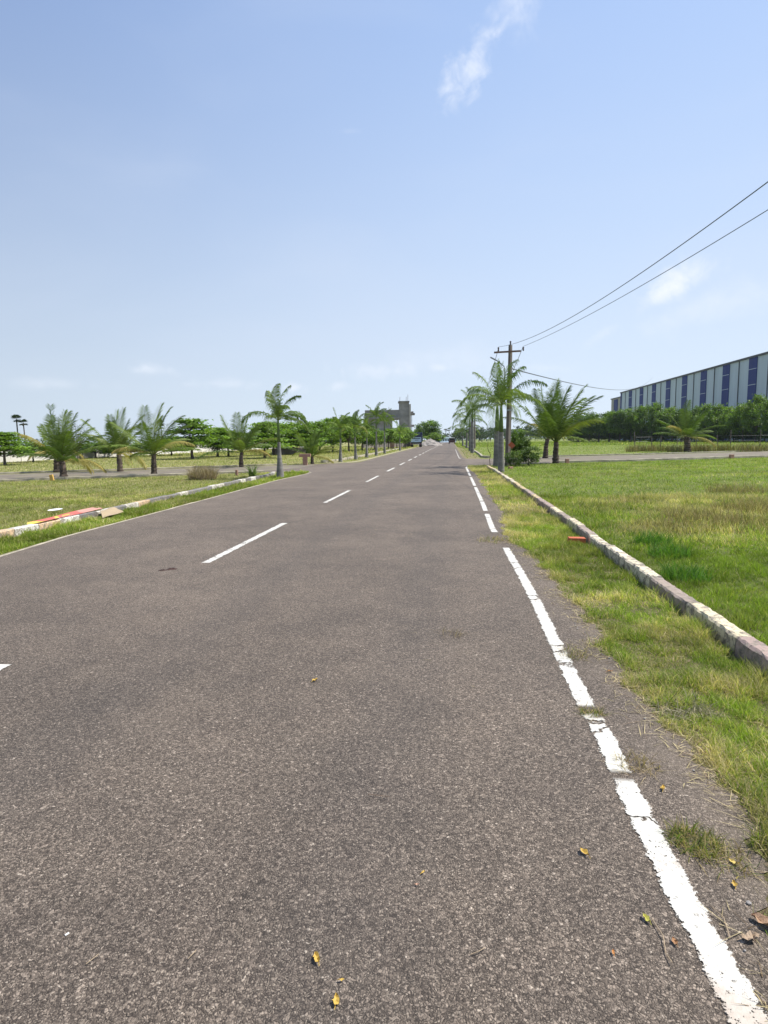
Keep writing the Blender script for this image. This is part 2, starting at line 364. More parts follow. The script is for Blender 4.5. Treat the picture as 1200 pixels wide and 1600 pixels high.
# ------------------------------------------------------------------ ground, roads
def lattice(seed, size=64):
    return np.random.RandomState(seed).rand(size, size)
def vnoise(x, y, sc, seed=0):
    L = lattice(seed); n = L.shape[0]
    X = x*sc+1000.; Y = y*sc+1000.
    xi = np.floor(X).astype(int); yi = np.floor(Y).astype(int); fx = X-xi; fy = Y-yi
    fx = fx*fx*(3-2*fx); fy = fy*fy*(3-2*fy)
    a = L[xi % n, yi % n]; b = L[(xi+1) % n, yi % n]; c = L[xi % n, (yi+1) % n]; d = L[(xi+1) % n, (yi+1) % n]
    return (a*(1-fx)+b*fx)*(1-fy)+(c*(1-fx)+d*fx)*fy
def fbm(x, y, sc, seed=0, oc=4):
    r = 0; a = .5; t = 0
    for k in range(oc): r = r+a*vnoise(x, y, sc*2**k, seed+k); t += a; a *= .5
    return r/t
def sheet(name, pts, zz, m_, holes=None):
    b = MB(); ids = [b.vert((p[0], p[1], zz)) for p in pts]; b.face(*ids)
    o = b.build(name, m_, smooth=None)
    bm = bmesh.new(); bm.from_mesh(o.data); bmesh.ops.triangulate(bm, faces=bm.faces[:]); 
    for f_ in bm.faces:
        if f_.normal.z < 0: f_.normal_flip()
    bm.to_mesh(o.data); bm.free()
    return tag(o, kind='structure')
b = MB()
ids = [b.vert(p) for p in ((-1400, -60, 0), (1400, -60, 0), (1400, 1800, 0), (-1400, 1800, 0))]; b.face(*ids)
tag(b.build('ground', M['soil'], smooth=None), kind='structure')

def interp(poly, ys):
    p = np.array(poly, float); return np.interp(ys, p[:, 0], p[:, 1])
# lateral position of the border asphalt/grass on the right, as function of y
RB = [(-8, 1.0), (0, .95), (1.6, 1.0), (2.3, 1.15), (3.2, 1.15), (4.2, 1.13), (5.2, 1.16), (6.2, 1.13), (7.4, 1.08), (8.6, .98), (9.6, .86), (10.6, .95), (12, 1.05), (14, 1.05), (19, 1.08), (26, 1.1), (32, .9)]
LB = [(-8, -6.05), (7.5, -6.15), (9.3, -6.33), (12, -6.42), (16, -6.55), (23.4, -6.80), (28, -6.75), (29.6, -6.9), (30.3, -7.6), (30.5, -9.0)]
def rborder(y):
    y = np.asarray(y, float); base = interp(RB, y)
    return base - .06 + (fbm(y*1.0, y*0+3., 3.2, 5, 4)-.5)*.30 + (fbm(y, y*0+9., 22., 6, 3)-.5)*.09
ys = np.concatenate([np.arange(-8, 16, .03), np.arange(16, 33.4, .1)])
right = [(float(x), float(y)) for x, y in zip(rborder(ys), ys)]
# curve into the cross road, near side, right
right += [(.95, 34.2), (1.5, 35.1), (2.6, 35.3), (4.7, 36.4), (10.9, 38.3), (21.4, 43.2), (60, 60.5)]
right += [(60, 72), (27.8, 57.2), (15.5, 51.2), (7.5, 48.4), (2.6, 45.9), (1.1, 46.2), (.95, 50), (.9, 70), (.9, 110), (.95, 300), (1., 600)]
left = [(-7.2, 600), (-6.9, 300), (-6.5, 67), (-6.4, 50), (-6.4, 42), (-7.4, 40.6), (-10.8, 37.6), (-18, 33.2), (-23.6, 30.0), (-44, 19)]
left += [(-44, 11.8), (-25, 20.8), (-19.3, 23.9), (-17.3, 25.2), (-14, 27.2), (-9.5, 29.7), (-7.7, 30.2), (-6.95, 29.3)]
yl = np.arange(28, -8, -.08)
left += [(float(x), float(y)) for x, y in zip(interp(LB, yl)+(fbm(yl, yl*0, 6., 31, 3)-.5)*.06, yl)]
sheet('road', right+left, .005, M['asphalt'])
# dusty side road surface overlay (beyond the junction mouth)
sheet('side_road_left', [(-9.5, 29.9), (-14, 27.4), (-17.3, 25.4), (-19.3, 24.1), (-25, 21.0), (-44, 12), (-44, 18.8), (-23.6, 29.8), (-18, 33.0), (-10.8, 37.4), (-8.4, 38.6), (-8.6, 34)], .010, M['gravel'])
sheet('side_road_right', [(3.2, 35.7), (4.7, 36.5), (10.9, 38.5), (21.4, 43.4), (59.8, 60.6), (59.8, 71.8), (27.8, 57.0), (15.5, 51.0), (7.5, 48.2), (3.2, 46.0), (2.6, 41)], .010, M['gravel'])

def ribbon(name, pts, half, zz, m_, colf=None):
    """flat strip along pts with UV x in -1..1 across and y metres along"""
    me = bpy.data.meshes.new(name); v = []; uv = []; f = []; acc = 0.
    for i, p in enumerate(pts):
        a = Vector(pts[max(i-1, 0)]); c = Vector(pts[min(i+1, len(pts)-1)]); t = (c-a).normalized(); nn = Vector((t.y, -t.x))
        if i: acc += (Vector(p)-Vector(pts[i-1])).length
        P = Vector(p)
        v += [(*(P-nn*half), zz), (*(P+nn*half), zz)]; uv += [(-1, acc), (1, acc)]
    for i in range(len(pts)-1): f.append((2*i, 2*i+1, 2*i+3, 2*i+2))
    me.from_pydata(v, [], f); ul = me.uv_layers.new(name='UVMap')
    for L in me.loops: ul.data[L.index].uv = uv[L.vertex_index]
    ca = me.color_attributes.new('Col', 'FLOAT_COLOR', 'POINT')
    for i in range(len(v)):
        k = colf(v[i][1]) if colf else 1.0
        ca.data[i].color = (k, k, k, 1)
    me.materials.append(m_); me.update()
    return tag(link(name, me), kind='structure')
def dens(pts, st):
    o = []
    for a, c in zip(pts[:-1], pts[1:]):
        a = Vector(a); c = Vector(c); n = max(1, int((c-a).length/st))
        o += [tuple(a.lerp(c, i/n)) for i in range(n)]
    return o+[tuple(pts[-1])]
def gap(y):
    if 8.35 < y < 9.75: return 0.0
    if 3.22 < y < 3.36 or 2.60 < y < 2.66 or 12.2 < y < 12.7 or 14.6 < y < 14.8 or 19.0 < y < 19.6 or 24 < y < 24.8: return 0.0
    return 1.0
ribbon('edge_line', dens([(.765, .5), (.755, 1.6), (.74, 2.3), (.76, 3.0), (.745, 3.4), (.75, 4.2), (.77, 5.4), (.765, 6.6), (.74, 8.3), (.68, 10.1), (.72, 14), (.74, 18.2), (.76, 25), (.78, 32), (.86, 33.4), (1.1, 34.3), (1.6, 34.85), (2.6, 35.0)], .035), .059, .0095, M['paint'], gap)
ribbon('edge_line', dens([(.72, 46.6), (.62, 48), (.6, 60), (.6, 90)], .5), .035, .0095, M['paint'])
for k in range(40):
    y0 = 7.22+7.3*k
    if k == 0: y0 = 7.2
    ribbon('centre_dash', dens([(-3.06+rnd.uniform(-.01, .01), y0), (-3.06, y0+3.65)], .15), .066 if k < 3 else .08, .0095, M['paint'])
ribbon('centre_dash', dens([(-3.06, .3), (-3.06, 3.72)], .1), .066, .0095, M['paint'])
# pale concrete edging on the left
le = [(-6.02, 5), (-6.13, 7.55), (-6.33, 9.32), (-6.4, 12.15), (-6.53, 16), (-6.78, 23.4), (-6.6, 27.2), (-6.75, 28.9), (-7.1, 29.7), (-7.9, 30.15), (-9.0, 29.95)]
def prism(name, pts, w_, z0, z1, m_, seg=.5, jit=.006, step=.12, kind='structure', parent=None, lean=0.):
    pts = dens(pts, step); me = bpy.data.meshes.new(name); v = []; uv = []; f = []; acc = 0
    ch = min(.015, w_*.15)
    prof = [(-w_/2, z0), (-w_/2, z1-ch), (-w_/2+ch, z1), (w_/2-ch, z1), (w_/2, z1-ch), (w_/2, z0)]
    K = len(prof)
    for i, p in enumerate(pts):
        a = Vector(pts[max(i-1, 0)]); c = Vector(pts[min(i+1, len(pts)-1)]); t = (c-a).normalized(); nn = Vector((t.y, -t.x))
        if i: acc += (Vector(p)-Vector(pts[i-1])).length
        blk = math.floor(acc/seg); rr = random.Random(blk*7+13); off = rr.uniform(-1, 1)*jit*1.2; dz = rr.uniform(-1, 1)*jit
        for (s_, zz) in prof:
            P = Vector(p)+nn*(s_+off+rnd.uniform(-1, 1)*jit*.5)
            v.append((P.x, P.y, zz+(dz+rnd.uniform(-1, 1)*jit*.4 if zz > z0 else 0))); uv.append((s_, acc/seg))
    for i in range(len(pts)-1):
        for k in range(K-1):
            q = i*K+k; f.append((q, q+1, q+K+1, q+K))
    f.append(tuple(range(K))); f.append(tuple(range((len(pts)-1)*K, len(pts)*K))[::-1])
    me.from_pydata(v, [], f); ul = me.uv_layers.new(name='UVMap')
    for L in me.loops: ul.data[L.index].uv = uv[L.vertex_index]
    me.materials.append(m_); me.update(); bm = bmesh.new(); bm.from_mesh(me); bmesh.ops.recalc_face_normals(bm, faces=bm.faces); bm.to_mesh(me); bm.free()
    o = link(name, me, parent)
    return tag(o, kind=kind) if kind else o
prism('road_edging', le, .045, -.02, .012, M['edging'], 1.4, .004, .1)
prism('road_edging', [(-8.4, 40.6), (-7.2, 41.6), (-6.75, 43), (-6.6, 50), (-6.75, 67), (-7.0, 110)], .09, -.02, .03, M['edging'], 1.4, .004, .5)
# kerbs
prism('kerb', [(1.99, -2), (2.0, 4.4), (2.0, 8), (2.02, 12), (2.0, 20), (1.95, 28), (1.86, 31.5)], .125, -.03, .125, M['kerb_r'], .9, .012, .05)
prism('kerb', [(-7.1, 3), (-7.22, 8.5), (-7.27, 10.5), (-7.38, 13), (-7.55, 17), (-7.78, 22), (-7.82, 25.6), (-8.1, 27.2)], .15, -.03, .14, M['kerb_l'], .62, .008, .08)
prism('kerb', [(2.9, 47.6), (2.45, 49.2), (2.6, 56), (2.7, 66), (2.8, 90), (2.9, 150)], .17, -.03, .16, M['edging'], .62, .008, .5)
prism('kerb', [(-8.9, 41.5), (-8.3, 44), (-8.2, 60), (-8.4, 75), (-8.6, 105)], .17, -.03, .17, M['edging'], .62, .008, .4)
prism('kerb', [(6.2, 36.6), (10.9, 38.0), (21.4, 42.9), (59, 59.8)], .15, -.03, .14, M['edging'], .9, .008, .3)
prism('kerb', [(7.5, 49.2), (15.5, 51.9), (27.8, 58.0), (58, 72)], .15, -.03, .10, M['edging'], .9, .008, .3)
prism('kerb', [(-9.2, 29.2), (-14, 26.8), (-17.3, 24.9), (-19.4, 23.5), (-25, 20.4), (-43, 11.6)], .13, -.03, .11, M['edging'], .9, .008, .3)
prism('kerb', [(-10.6, 38.5), (-18, 33.9), (-23.6, 30.8), (-43, 20.4)], .13, -.03, .10, M['edging'], .9, .008, .3)

# ------------------------------------------------------------------ grass
def blades(name, X, Y, H, W, C, lean=.6, label=None, cat=None, zoff=0., mat_=None, azb=None):
    n = len(X)
    az = rs.rand(n)*2*np.pi if azb is None else azb
    la = rs.rand(n)*2*np.pi; lm = H*(lean*(.3+rs.rand(n)*.9))
    cx, sx = np.cos(az)*W/2, np.sin(az)*W/2
    lx, ly = np.cos(la)*lm, np.sin(la)*lm
    z0 = np.full(n, -.004)+zoff
    hz_ = np.sqrt(np.maximum(H*H-(lm*.8)**2, (H*.25)**2))
    P = np.stack([np.stack([X-cx, Y-sx, z0], 1), np.stack([X+cx, Y+sx, z0], 1),
                  np.stack([X+lx*.35-cx*.8, Y+ly*.35-sx*.8, z0+hz_*.6], 1), np.stack([X+lx*.35+cx*.8, Y+ly*.35+sx*.8, z0+hz_*.6], 1),
                  np.stack([X+lx, Y+ly, z0+hz_], 1)], 1).reshape(-1, 3)
    base = (np.arange(n)*5)[:, None]
    loops = (base+np.array([0, 1, 3, 2, 2, 3, 4])[None]).ravel()
    me = bpy.data.meshes.new(name); me.vertices.add(n*5); me.vertices.foreach_set('co', P.astype('f').ravel())
    me.loops.add(n*7); me.loops.foreach_set('vertex_index', loops.astype('i'))
    me.polygons.add(n*2); st = (np.arange(n)*7)[:, None]+np.array([0, 4])[None]
    me.polygons.foreach_set('loop_start', st.ravel().astype('i'))
    me.update(calc_edges=True)
    ca = me.color_attributes.new('Col', 'FLOAT_COLOR', 'POINT')
    c4 = np.ones((n, 5, 4), 'f'); c4[:, :, :3] = C[:, None, :]
    ca.data.foreach_set('color', c4.ravel()); me.materials.append(mat_ or M['grass'])
    o = link(name, me); return tag(o, label, cat, kind='stuff')
FR = np.array([.205, .28, .04]); YE = np.array([.30, .315, .075]); DR = np.array([.50, .42, .23]); OL = np.array([.29, .295, .095])
def inframe(X, Y, mrg=200):
    f0 = X*cF.x+Y*cF.y-EYE*cF.z; rr = X*cR.x+Y*cR.y-EYE*cR.z; uu = X*cU.x+Y*cU.y-EYE*cU.z
    f0 = np.maximum(f0, .05); px = 600+FPX*rr/f0; py = 800-FPX*uu/f0
    return (px > -mrg) & (px < 1200+mrg) & (py < 1600+mrg*2)
def cross_near(X):  # y of the near kerb of the cross road
    return np.interp(X, [-43, -25, -17.3, -9.2, -8, 2, 6.2, 10.9, 21.4, 59], [11.6, 20.4, 24.9, 29.2, 29.3, 34.8, 36.5, 38.0, 42.9, 59.8])
def cross_far(X):
    return np.interp(X, [-43, -23.6, -18, -10.6, -8, 2, 7.5, 15.5, 27.8, 58], [20.4, 30.8, 33.9, 38.5, 42, 48, 49.2, 51.9, 58, 72])
BP = [(G(1110, 795), 2.6, 3.2), (G(1190, 790), 3.0, 2.6), (G(1060, 830), 1.2, 1.3)]
def brown(X, Y):
    r = np.zeros(len(X))
    for p, a, c in BP:
        d = ((X-p.x)/a)**2+((Y-p.y)/c)**2; r = np.maximum(r, np.clip(1.4-d, 0, 1))
    return np.clip(r*(fbm(X, Y, 1.3, 77, 3)*1.7), 0, 1)
def scatter(n, x0, x1, y0, y1, cond, hgt, wid, side, lean=.7, power=1.0):
    X = x0+(x1-x0)*rs.rand(n)**power; Y = y0+(y1-y0)*rs.rand(n)
    k = inframe(X, Y); X, Y = X[k], Y[k]
    p = cond(X, Y); k = rs.rand(len(X)) < p; X, Y = X[k], Y[k]
    n = len(X); a = fbm(X, Y, .55, 40, 4); c = fbm(X, Y, 3.0, 50, 3); e = rs.rand(n)
    if side == 'verge':
        d = np.clip(1-(X-rborder(Y))/.45, 0, 1)
        dry = np.clip((a-.45)*3+d*.5+(c-.5)*1.4, .08, .9); ye = np.clip(.40+(c-.5)*2, .10, .9)
    elif side == 'right':
        dry = np.clip((a-.62)*2.5, .03, .3); ye = np.clip((a-.42)*2.0+(c-.5), .04, .6)
        bb = brown(X, Y); dry = np.maximum(dry, bb*.85)
    elif side == 'lverge':
        dry = np.clip((a-.5)*2, .05, .5); ye = np.clip(.35+(c-.5), .1, .8)
    else:
        dry = np.clip((a-.42)*2.2, .10, .6); ye = np.clip(.75+(c-.5), .3, 1)
    C = np.where((rs.rand(n) < ye)[:, None], (YE if side != 'left' else OL*1.0)[None], FR[None])
    C = np.where((e < dry)[:, None], DR[None], C)*(.65+.7*rs.rand(n))[:, None]*(.72+.56*np.clip((fbm(X, Y, .9, 71, 4)-.3)*2.5, 0, 1))[:, None]
    H = hgt*(.35+.9*rs.rand(n))*(.4+1.2*c)*(.45+1.5*np.clip((fbm(X, Y, 7., 81, 3)-.35)*2.6, 0, 1))*(1+.5*np.exp(-((X-2.0)/.12)**2))*(1+.5*(side == 'right')*brown(X, Y)); W = wid*(.7+.6*rs.rand(n))
    return X, Y, H, W, C
def cat5(L): return [np.concatenate([l[i] for l in L]) for i in range(5)]
KX = lambda X, Y: (X < 1.90) | (X > 2.10)
vc = lambda X, Y: np.clip((X-rborder(Y))/.07+.12, 0, 1)*np.clip(.42+fbm(X, Y, 2.2, 60, 4)*1.1, 0, 1)*KX(X, Y)*(X < 1.93)
near = lambda X, Y: (X > 2.07)*(Y < cross_near(X)-.3)
L = [scatter(95000, .9, 1.93, 1.2, 5, vc, .055, .0032, 'verge', 1.1),
     scatter(80000, .8, 1.93, 5, 12, vc, .060, .0045, 'verge', 1.1),
     scatter(50000, .8, 1.95, 12, 34, vc, .065, .010, 'verge', 1.0)]
blades('verge_grass', *cat5(L), lean=1.05, label='patchy yellow-green grass strip between the right edge line and the kerb', cat='grass')
L = [scatter(120000, 2.07, 6.5, 2.6, 8, near, .058, .0045, 'right', .9),
     scatter(170000, 2.07, 13, 8, 16, near, .060, .008, 'right', .9),
     scatter(150000, 2.05, 26, 16, 42, near, .060, .013, 'right', .8)]
blades('field_grass', *cat5(L), lean=.8, label='fresh green grass of the field right of the painted kerb', cat='grass')
farR = lambda X, Y: (Y > cross_far(X)+.3)
farL = lambda X, Y: (Y > cross_far(X)+.3)
L = [scatter(60000, 1.1, 70, 44, 120, lambda X, Y: farR(X, Y)*(X > rborder(np.minimum(Y, 33.))+.3), .08, .035, 'right', .7),
     scatter(50000, 1.1, 85, 110, 230, lambda X, Y: farR(X, Y), .14, .12, 'right', .7)]
blades('meadow_grass', *cat5(L), lean=.7, label='green meadow beyond the right side road before the tree row', cat='grass')
lv = lambda X, Y: (X > -7.25-np.clip((Y-8)/40, 0, .5))*(X < interp(LB, Y)-.06)*np.clip(.35+fbm(X, Y, 2., 61, 3), 0, 1)
L = [scatter(120000, -8.0, -6.0, 6, 16, lv, .07, .009, 'lverge', .9), scatter(60000, -8.6, -6.4, 16, 30, lambda X, Y: lv(X, Y)*(Y < 29.3), .075, .016, 'lverge', .9)]
blades('verge_grass', *cat5(L), lean=.9, label='green grass strip between the left road edging and the kerb', cat='grass')
nl = lambda X, Y: (X < -7.35-np.clip((Y-8)/40, 0, .5))*(Y < cross_near(X)-.2)
L = [scatter(170000, -20, -7.2, 7, 18, nl, .050, .009, 'left', .9), scatter(160000, -36, -7.4, 14, 31, nl, .050, .014, 'left', .8)]
blades('field_grass', *cat5(L), lean=.8, label='short olive grass of the field left of the kerb', cat='grass')
L = [scatter(70000, -45, -7, 28, 80, lambda X, Y: farL(X, Y)*(X < -6.8), .07, .030, 'left', .7), scatter(30000, -48, -7.5, 70, 160, lambda X, Y: farL(X, Y)*(X < -7.6), .14, .10, 'left', .7)]
blades('meadow_grass', *cat5(L), lean=.7, label='olive grass under the trees beyond the left side road', cat='grass')

def straw(n, x0, x1, y0, y1, cond, label, ln=.05):
    X = x0+(x1-x0)*rs.rand(n); Y = y0+(y1-y0)*rs.rand(n); k = rs.rand(n) < cond(X, Y); X, Y = X[k], Y[k]; n = len(X)
    H = ln*(.35+rs.rand(n)); W = .0022+.0012*rs.rand(n)+Y*.00025; a = rs.rand(n)*2*np.pi
    C = np.where((rs.rand(n) < .75)[:, None], DR[None]*1.0, np.array([[.20, .14, .08]]))*(.5+.8*rs.rand(n))[:, None]
    o = blades('straw_litter', X, Y, H*.3, W, C, lean=3.0, zoff=.012, mat_=M['dry'])
    return tag(o, label, 'straw')
straw(30000, .78, 1.9, 1.3, 9, lambda X, Y: np.exp(-((X-rborder(Y))/.10)**2)*.9*np.clip(fbm(X, Y, 3., 91, 3)*2.4-.6, .03, 1)+.10*(X > rborder(Y)), 'dry straw litter strewn along the ragged asphalt edge on the right', .13)
straw(2500, -4, .8, 1.3, 12, lambda X, Y: np.clip(fbm(X, Y, 1.1, 93, 3)*5-3.3, 0, .12), 'few straws scattered over the lane', .08)
def tuft(name, p, n, h, w_, r, cols, label, cat, lean=1.0, kind=None, mat_=None, group=None):
    a = rs.rand(n)*2*np.pi; q = r*np.sqrt(rs.rand(n))
    X = p.x+np.cos(a)*q; Y = p.y+np.sin(a)*q; H = h*(.4+.8*rs.rand(n)); W = np.full(n, w_)
    cc = np.array(cols)[rs.randint(len(cols), size=n)]*(.7+.6*rs.rand(n))[:, None]
    o = blades(name, X, Y, H, W, cc, lean=lean, mat_=mat_, zoff=.008)
    if 'kind' in o.keys(): del o['kind']
    # origin at base
    o.data.transform(Matrix.Translation((-p.x, -p.y, 0))); o.location = (p.x, p.y, 0)
    return tag(o, label, cat, group, kind)
DRY = [(.34, .26, .14), (.26, .19, .10), (.42, .34, .20)]; MIXC = [(.34, .27, .12), (.20, .20, .05), (.12, .17, .03)]
tuft('dry_shrub', G(317, 749), 1800, .62, .012, .55, [(.30, .24, .15), (.22, .17, .10), (.40, .33, .22)], 'heaped dry brown shrub standing on the left field near the side road', 'shrub', 1.0, mat_=M['dry'])
tuft('spiky_plant', G(395, 745), 70, .65, .035, .16, [(.13, .20, .06), (.17, .22, .07)], 'small spiky green plant in the left grass beside the dry shrub', 'plant', .9)
tuft('grass_tuft', G(1085, 1320), 420, .06, .0035, .09, MIXC, 'grass tuft growing out of the asphalt right of the white line, nearest the camera', 'grass tuft', 1.4)
tuft('grass_tuft', G(925, 1117), 130, .06, .0035, .06, MIXC+DRY, 'small half-dry tuft in the gap of the white line', 'grass tuft', 1.5)
tuft('dry_tuft', G(995, 1200), 150, .07, .003, .10, DRY, 'dry straw tuft on the asphalt right of the worn white line', 'grass tuft', 1.6)
tuft('dry_tuft', G(895, 1025), 130, .11, .003, .10, DRY+[(.12, .14, .04)], 'wispy dry tuft lying across the right white line', 'grass tuft', 1.6)
tuft('dry_tuft', G(707, 992), 60, .10, .0028, .09, [(.16, .12, .08), (.26, .2, .13)], 'thin dry weed lying alone on the asphalt of the lane', 'grass tuft', 1.9)
tuft('dry_tuft', G(775, 845), 200, .12, .006, .28, DRY+MIXC, 'dead weeds covering the gap of the white line beside the grass', 'grass tuft', 1.7)
tuft('grass_tuft', G(1130, 1345), 160, .06, .0035, .10, MIXC+DRY, 'sparse yellowed tuft at the bottom right beside the grass edge', 'grass tuft', 1.5)
wv = tuft('withered_weed', G(1070, 1112), 260, .08, .006, .15, [(.22, .20, .13), (.32, .29, .19), (.13, .13, .07)], 'grey withered weed heap at the edge of the right verge', 'weed', 2.0, mat_=M['dry'])
for (px, py, n_) in ((1100, 815, 900), (1170, 800, 900), (1060, 825, 500), (1150, 770, 800), (1195, 830, 500)):
    tuft('dry_grass_clump', G(px, py), n_, .28, .005, .7, [(.30, .23, .11), (.24, .17, .08), (.36, .30, .15), (.16, .17, .05)], 'tall dry brown grass clump in the green field on the right', 'grass clump', .7, group='dry clumps in the brown patch of the right field', mat_=M['dry'])
for i, (px, py) in enumerate(((985, 870), (1010, 905), (960, 850))):
    tuft('green_grass_clump', G(px+60, py), 500, .20, .006, .25, [(.07, .16, .02), (.10, .2, .03)], 'taller lush green grass clump behind the right kerb', 'grass clump', .9, group='lush clumps behind the right kerb')

# fallen leaves, twigs, chips
def fallen(px, py, L_, name, label, cat, colr, ang):
    p = G(px, py); b = MB(); b.col = colr
    n = 6; W_ = L_*.28; rows = []
    for i in range(n+1):
        t = i/n; wdt = W_*math.sin(math.pi*min(1, t*.92+.06))**.8; zz = .012+.25*L_*(t-.5)**2*rnd.uniform(.8, 1.6)
        cx = (t-.5)*L_; rows.append([b.vert((cx, s_*wdt*rnd.uniform(.45, 1.2)+rnd.uniform(-.1, .1)*W_, zz+abs(s_)*rnd.uniform(.0, .9)*W_)) for s_ in (-1, 0, 1)])
    for i in range(n):
        for k in (0, 1): b.face(rows[i][k], rows[i+1][k], rows[i+1][k+1], rows[i][k+1])
    b.tube([(-L_*.5, 0, .014), (-L_*.75, L_*.05, .012)], .0012, 4)
    o = b.build(name, M['leafyellow'], smooth=None); o.location = (p.x, p.y, 0); o.rotation_euler = (0, 0, R(ang)); return tag(o, label, cat)
YL = (.50, .33, .06); BL = (.30, .15, .06)
for a in ((495, 1503, .038, 'crumpled yellow leaf on the lane near the bottom of the photo', YL, 120), (525, 1570, .034, 'yellow leaf lowest on the lane, below the crumpled one', YL, 95),
          (492, 1066, .045, 'lone yellow leaf halfway down the lane', YL, 60), (913, 1337, .045, 'thin yellow curled leaf left of the white line', YL, 120),
          (1010, 1441, .035, 'greenish yellow leaf left of the worn white line near the bottom', (.45, .42, .08), 110), (1147, 1387, .03, 'pointed yellow leaf right of the white line, lower of two', YL, 80),
          (1146, 1352, .035, 'pointed yellow leaf right of the white line, upper of two', (.6, .45, .12), 130), (1036, 1236, .038, 'small round yellow leaf between white line and verge', YL, 70),
          (953, 1052, .04, 'orange brown leaf on asphalt beside the white line gap', (.5, .22, .05), 20), (661, 1368, .018, 'tiny yellow leaf scrap in the middle of the lane', YL, 50),
          (534, 1537, .016, 'tiny yellow leaf scrap between the two bottom leaves', YL, 10), (1054, 1477, .028, 'narrow rusty leaf beside the long dry stalk', BL, 100),
          (652, 1387, .014, 'tiny pinkish leaf scrap beside the yellow one mid lane', (.5, .3, .2), 0), (958, 1494, .018, 'tiny orange leaf scrap left of the white line', (.5, .22, .06), 90),
          (1195, 1450, .08, 'large dry brown leaf at the right edge of the photo', (.38, .24, .14), 130), (1172, 1470, .06, 'flat tan leaf on the asphalt near the right edge', (.36, .26, .17), 20)):
    fallen(a[0], a[1], a[2], 'fallen_leaf', a[3], 'leaf', a[4], a[5])
def twig(pts, r, label, colr=(.36, .27, .17), name='dry_stalk', cat='stalk'):
    b = MB(); b.col = colr; Ps = [G(*p) for p in pts]; o0 = Ps[0]
    b.tube([(p.x-o0.x, p.y-o0.y, .012+.004*(i % 2)) for i, p in enumerate(Ps)], r, 5)
    o = b.build(name, M['leafyellow'], smooth=None); o.location = (o0.x, o0.y, 0); return tag(o, label, cat)
twig([(1018, 1440), (1036, 1470), (1040, 1495), (1050, 1512)], .0016, 'long thin dry stalk lying left of the white line')
twig([(735, 1497), (748, 1494), (758, 1486)], .0012, 'short pale straw on the lane left of the white line')
twig([(294, 1504), (307, 1492)], .0012, 'short pale straw in the lower left of the lane')
twig([(135, 1512), (155, 1498)], .0012, 'faint bent straw near the lower left corner')
twig([(575, 1245), (608, 1250)], .0015, 'thin dark twig across the middle of the lane', (.22, .15, .1))
twig([(1110, 1420), (1130, 1440), (1140, 1470)], .0014, 'dry grass stalk right of the white line')
twig([(1140, 1235), (1165, 1252), (1172, 1256)], .003, 'curved yellow stalk on the verge grass at the right', (.6, .5, .15))
b = MB(); b.box(-.003, .003, -.006, .006, .006, .009); o = b.build('white_chip', M['white'], bevel=.001); q = G(105, 1463); o.location = (q.x, q.y, 0); o.rotation_euler = (0, 0, -.6); tag(o, 'tiny white chip lying on the lane at the lower left', 'chip')
q = G(183, 1258)

# small stones on the road edges
for i in range(26):
    y_ = rnd.uniform(1.7, 7.5); x_ = float(rborder(y_))-rnd.uniform(0, .22)
    bm = bmesh.new(); bmesh.ops.create_icosphere(bm, subdivisions=1, radius=rnd.uniform(.004, .009))
    for v_ in bm.verts: v_.co *= rnd.uniform(.75, 1.2); v_.co.z *= .6
    me = bpy.data.meshes.new('pebble'); bm.to_mesh(me); bm.free(); me.materials.append(M['mortar'])
    o = link('pebble', me); o.location = (x_, y_, .009); tag(o, 'small pale pebble on asphalt along the right grass edge', 'pebble', 'pebbles along the right grass edge')

# ------------------------------------------------------------------ litter and small things
def objbox(name, p, dims, m_, label, cat, rz=0, bev=.004, rot=None):
    b = MB(); a, c, d = dims; b.box(-a/2, a/2, -c/2, c/2, 0, d); o = b.build(name, m_, bevel=bev)
    o.location = p; o.rotation_euler = rot or (0, 0, rz); return tag(o, label, cat)
def brickmesh(name, p, rz, label, m_=None, s_=1.0):
    b = MB(); b.box(-.115*s_, .115*s_, -.055*s_, .055*s_, 0, .07*s_)
    o = b.build(name, m_ or M['brick'], bevel=.005)
    o.location = p; o.rotation_euler = (R(3), R(2), rz); return tag(o, label, 'brick')
brickmesh('brick', (1.76, 8.75, .02), R(4), 'orange brick lying in the verge grass beside the right kerb')
# flattened brown thing on the road: a crumpled dry leaf bundle / sole
q = G(262, 891); b = MB()
def blob(b, cx, cy, rx, ry, hh, n=18, rings=4):
    top = b.vert((cx, cy, hh)); prev = None
    for j in range(1, rings+1):
        t = j/rings; rg = [b.vert((cx+math.cos(2*math.pi*k/n)*rx*t*rnd.uniform(.85, 1.12), cy+math.sin(2*math.pi*k/n)*ry*t*rnd.uniform(.85, 1.12), hh*(1-t*t)*rnd.uniform(.5, 1.2)+.004)) for k in range(n)]
        for k in range(n):
            if prev is None: b.face(top, rg[k], rg[(k+1) % n])
            else: b.face(prev[k], rg[k], rg[(k+1) % n], prev[(k+1) % n])
        prev = rg
blob(b, .045, .01, .065, .035, .022); blob(b, -.055, -.02, .06, .028, .016)
o = b.build('shoe_sole', simple('brown_rag', (.055, .028, .022), .8, .4, 20, .5, 60), smooth=None); o.location = (q.x, q.y, 0); o.rotation_euler = (0, 0, R(20)); tag(o, 'flattened dark brown sole lying on the asphalt left of the centre dash', 'shoe sole')
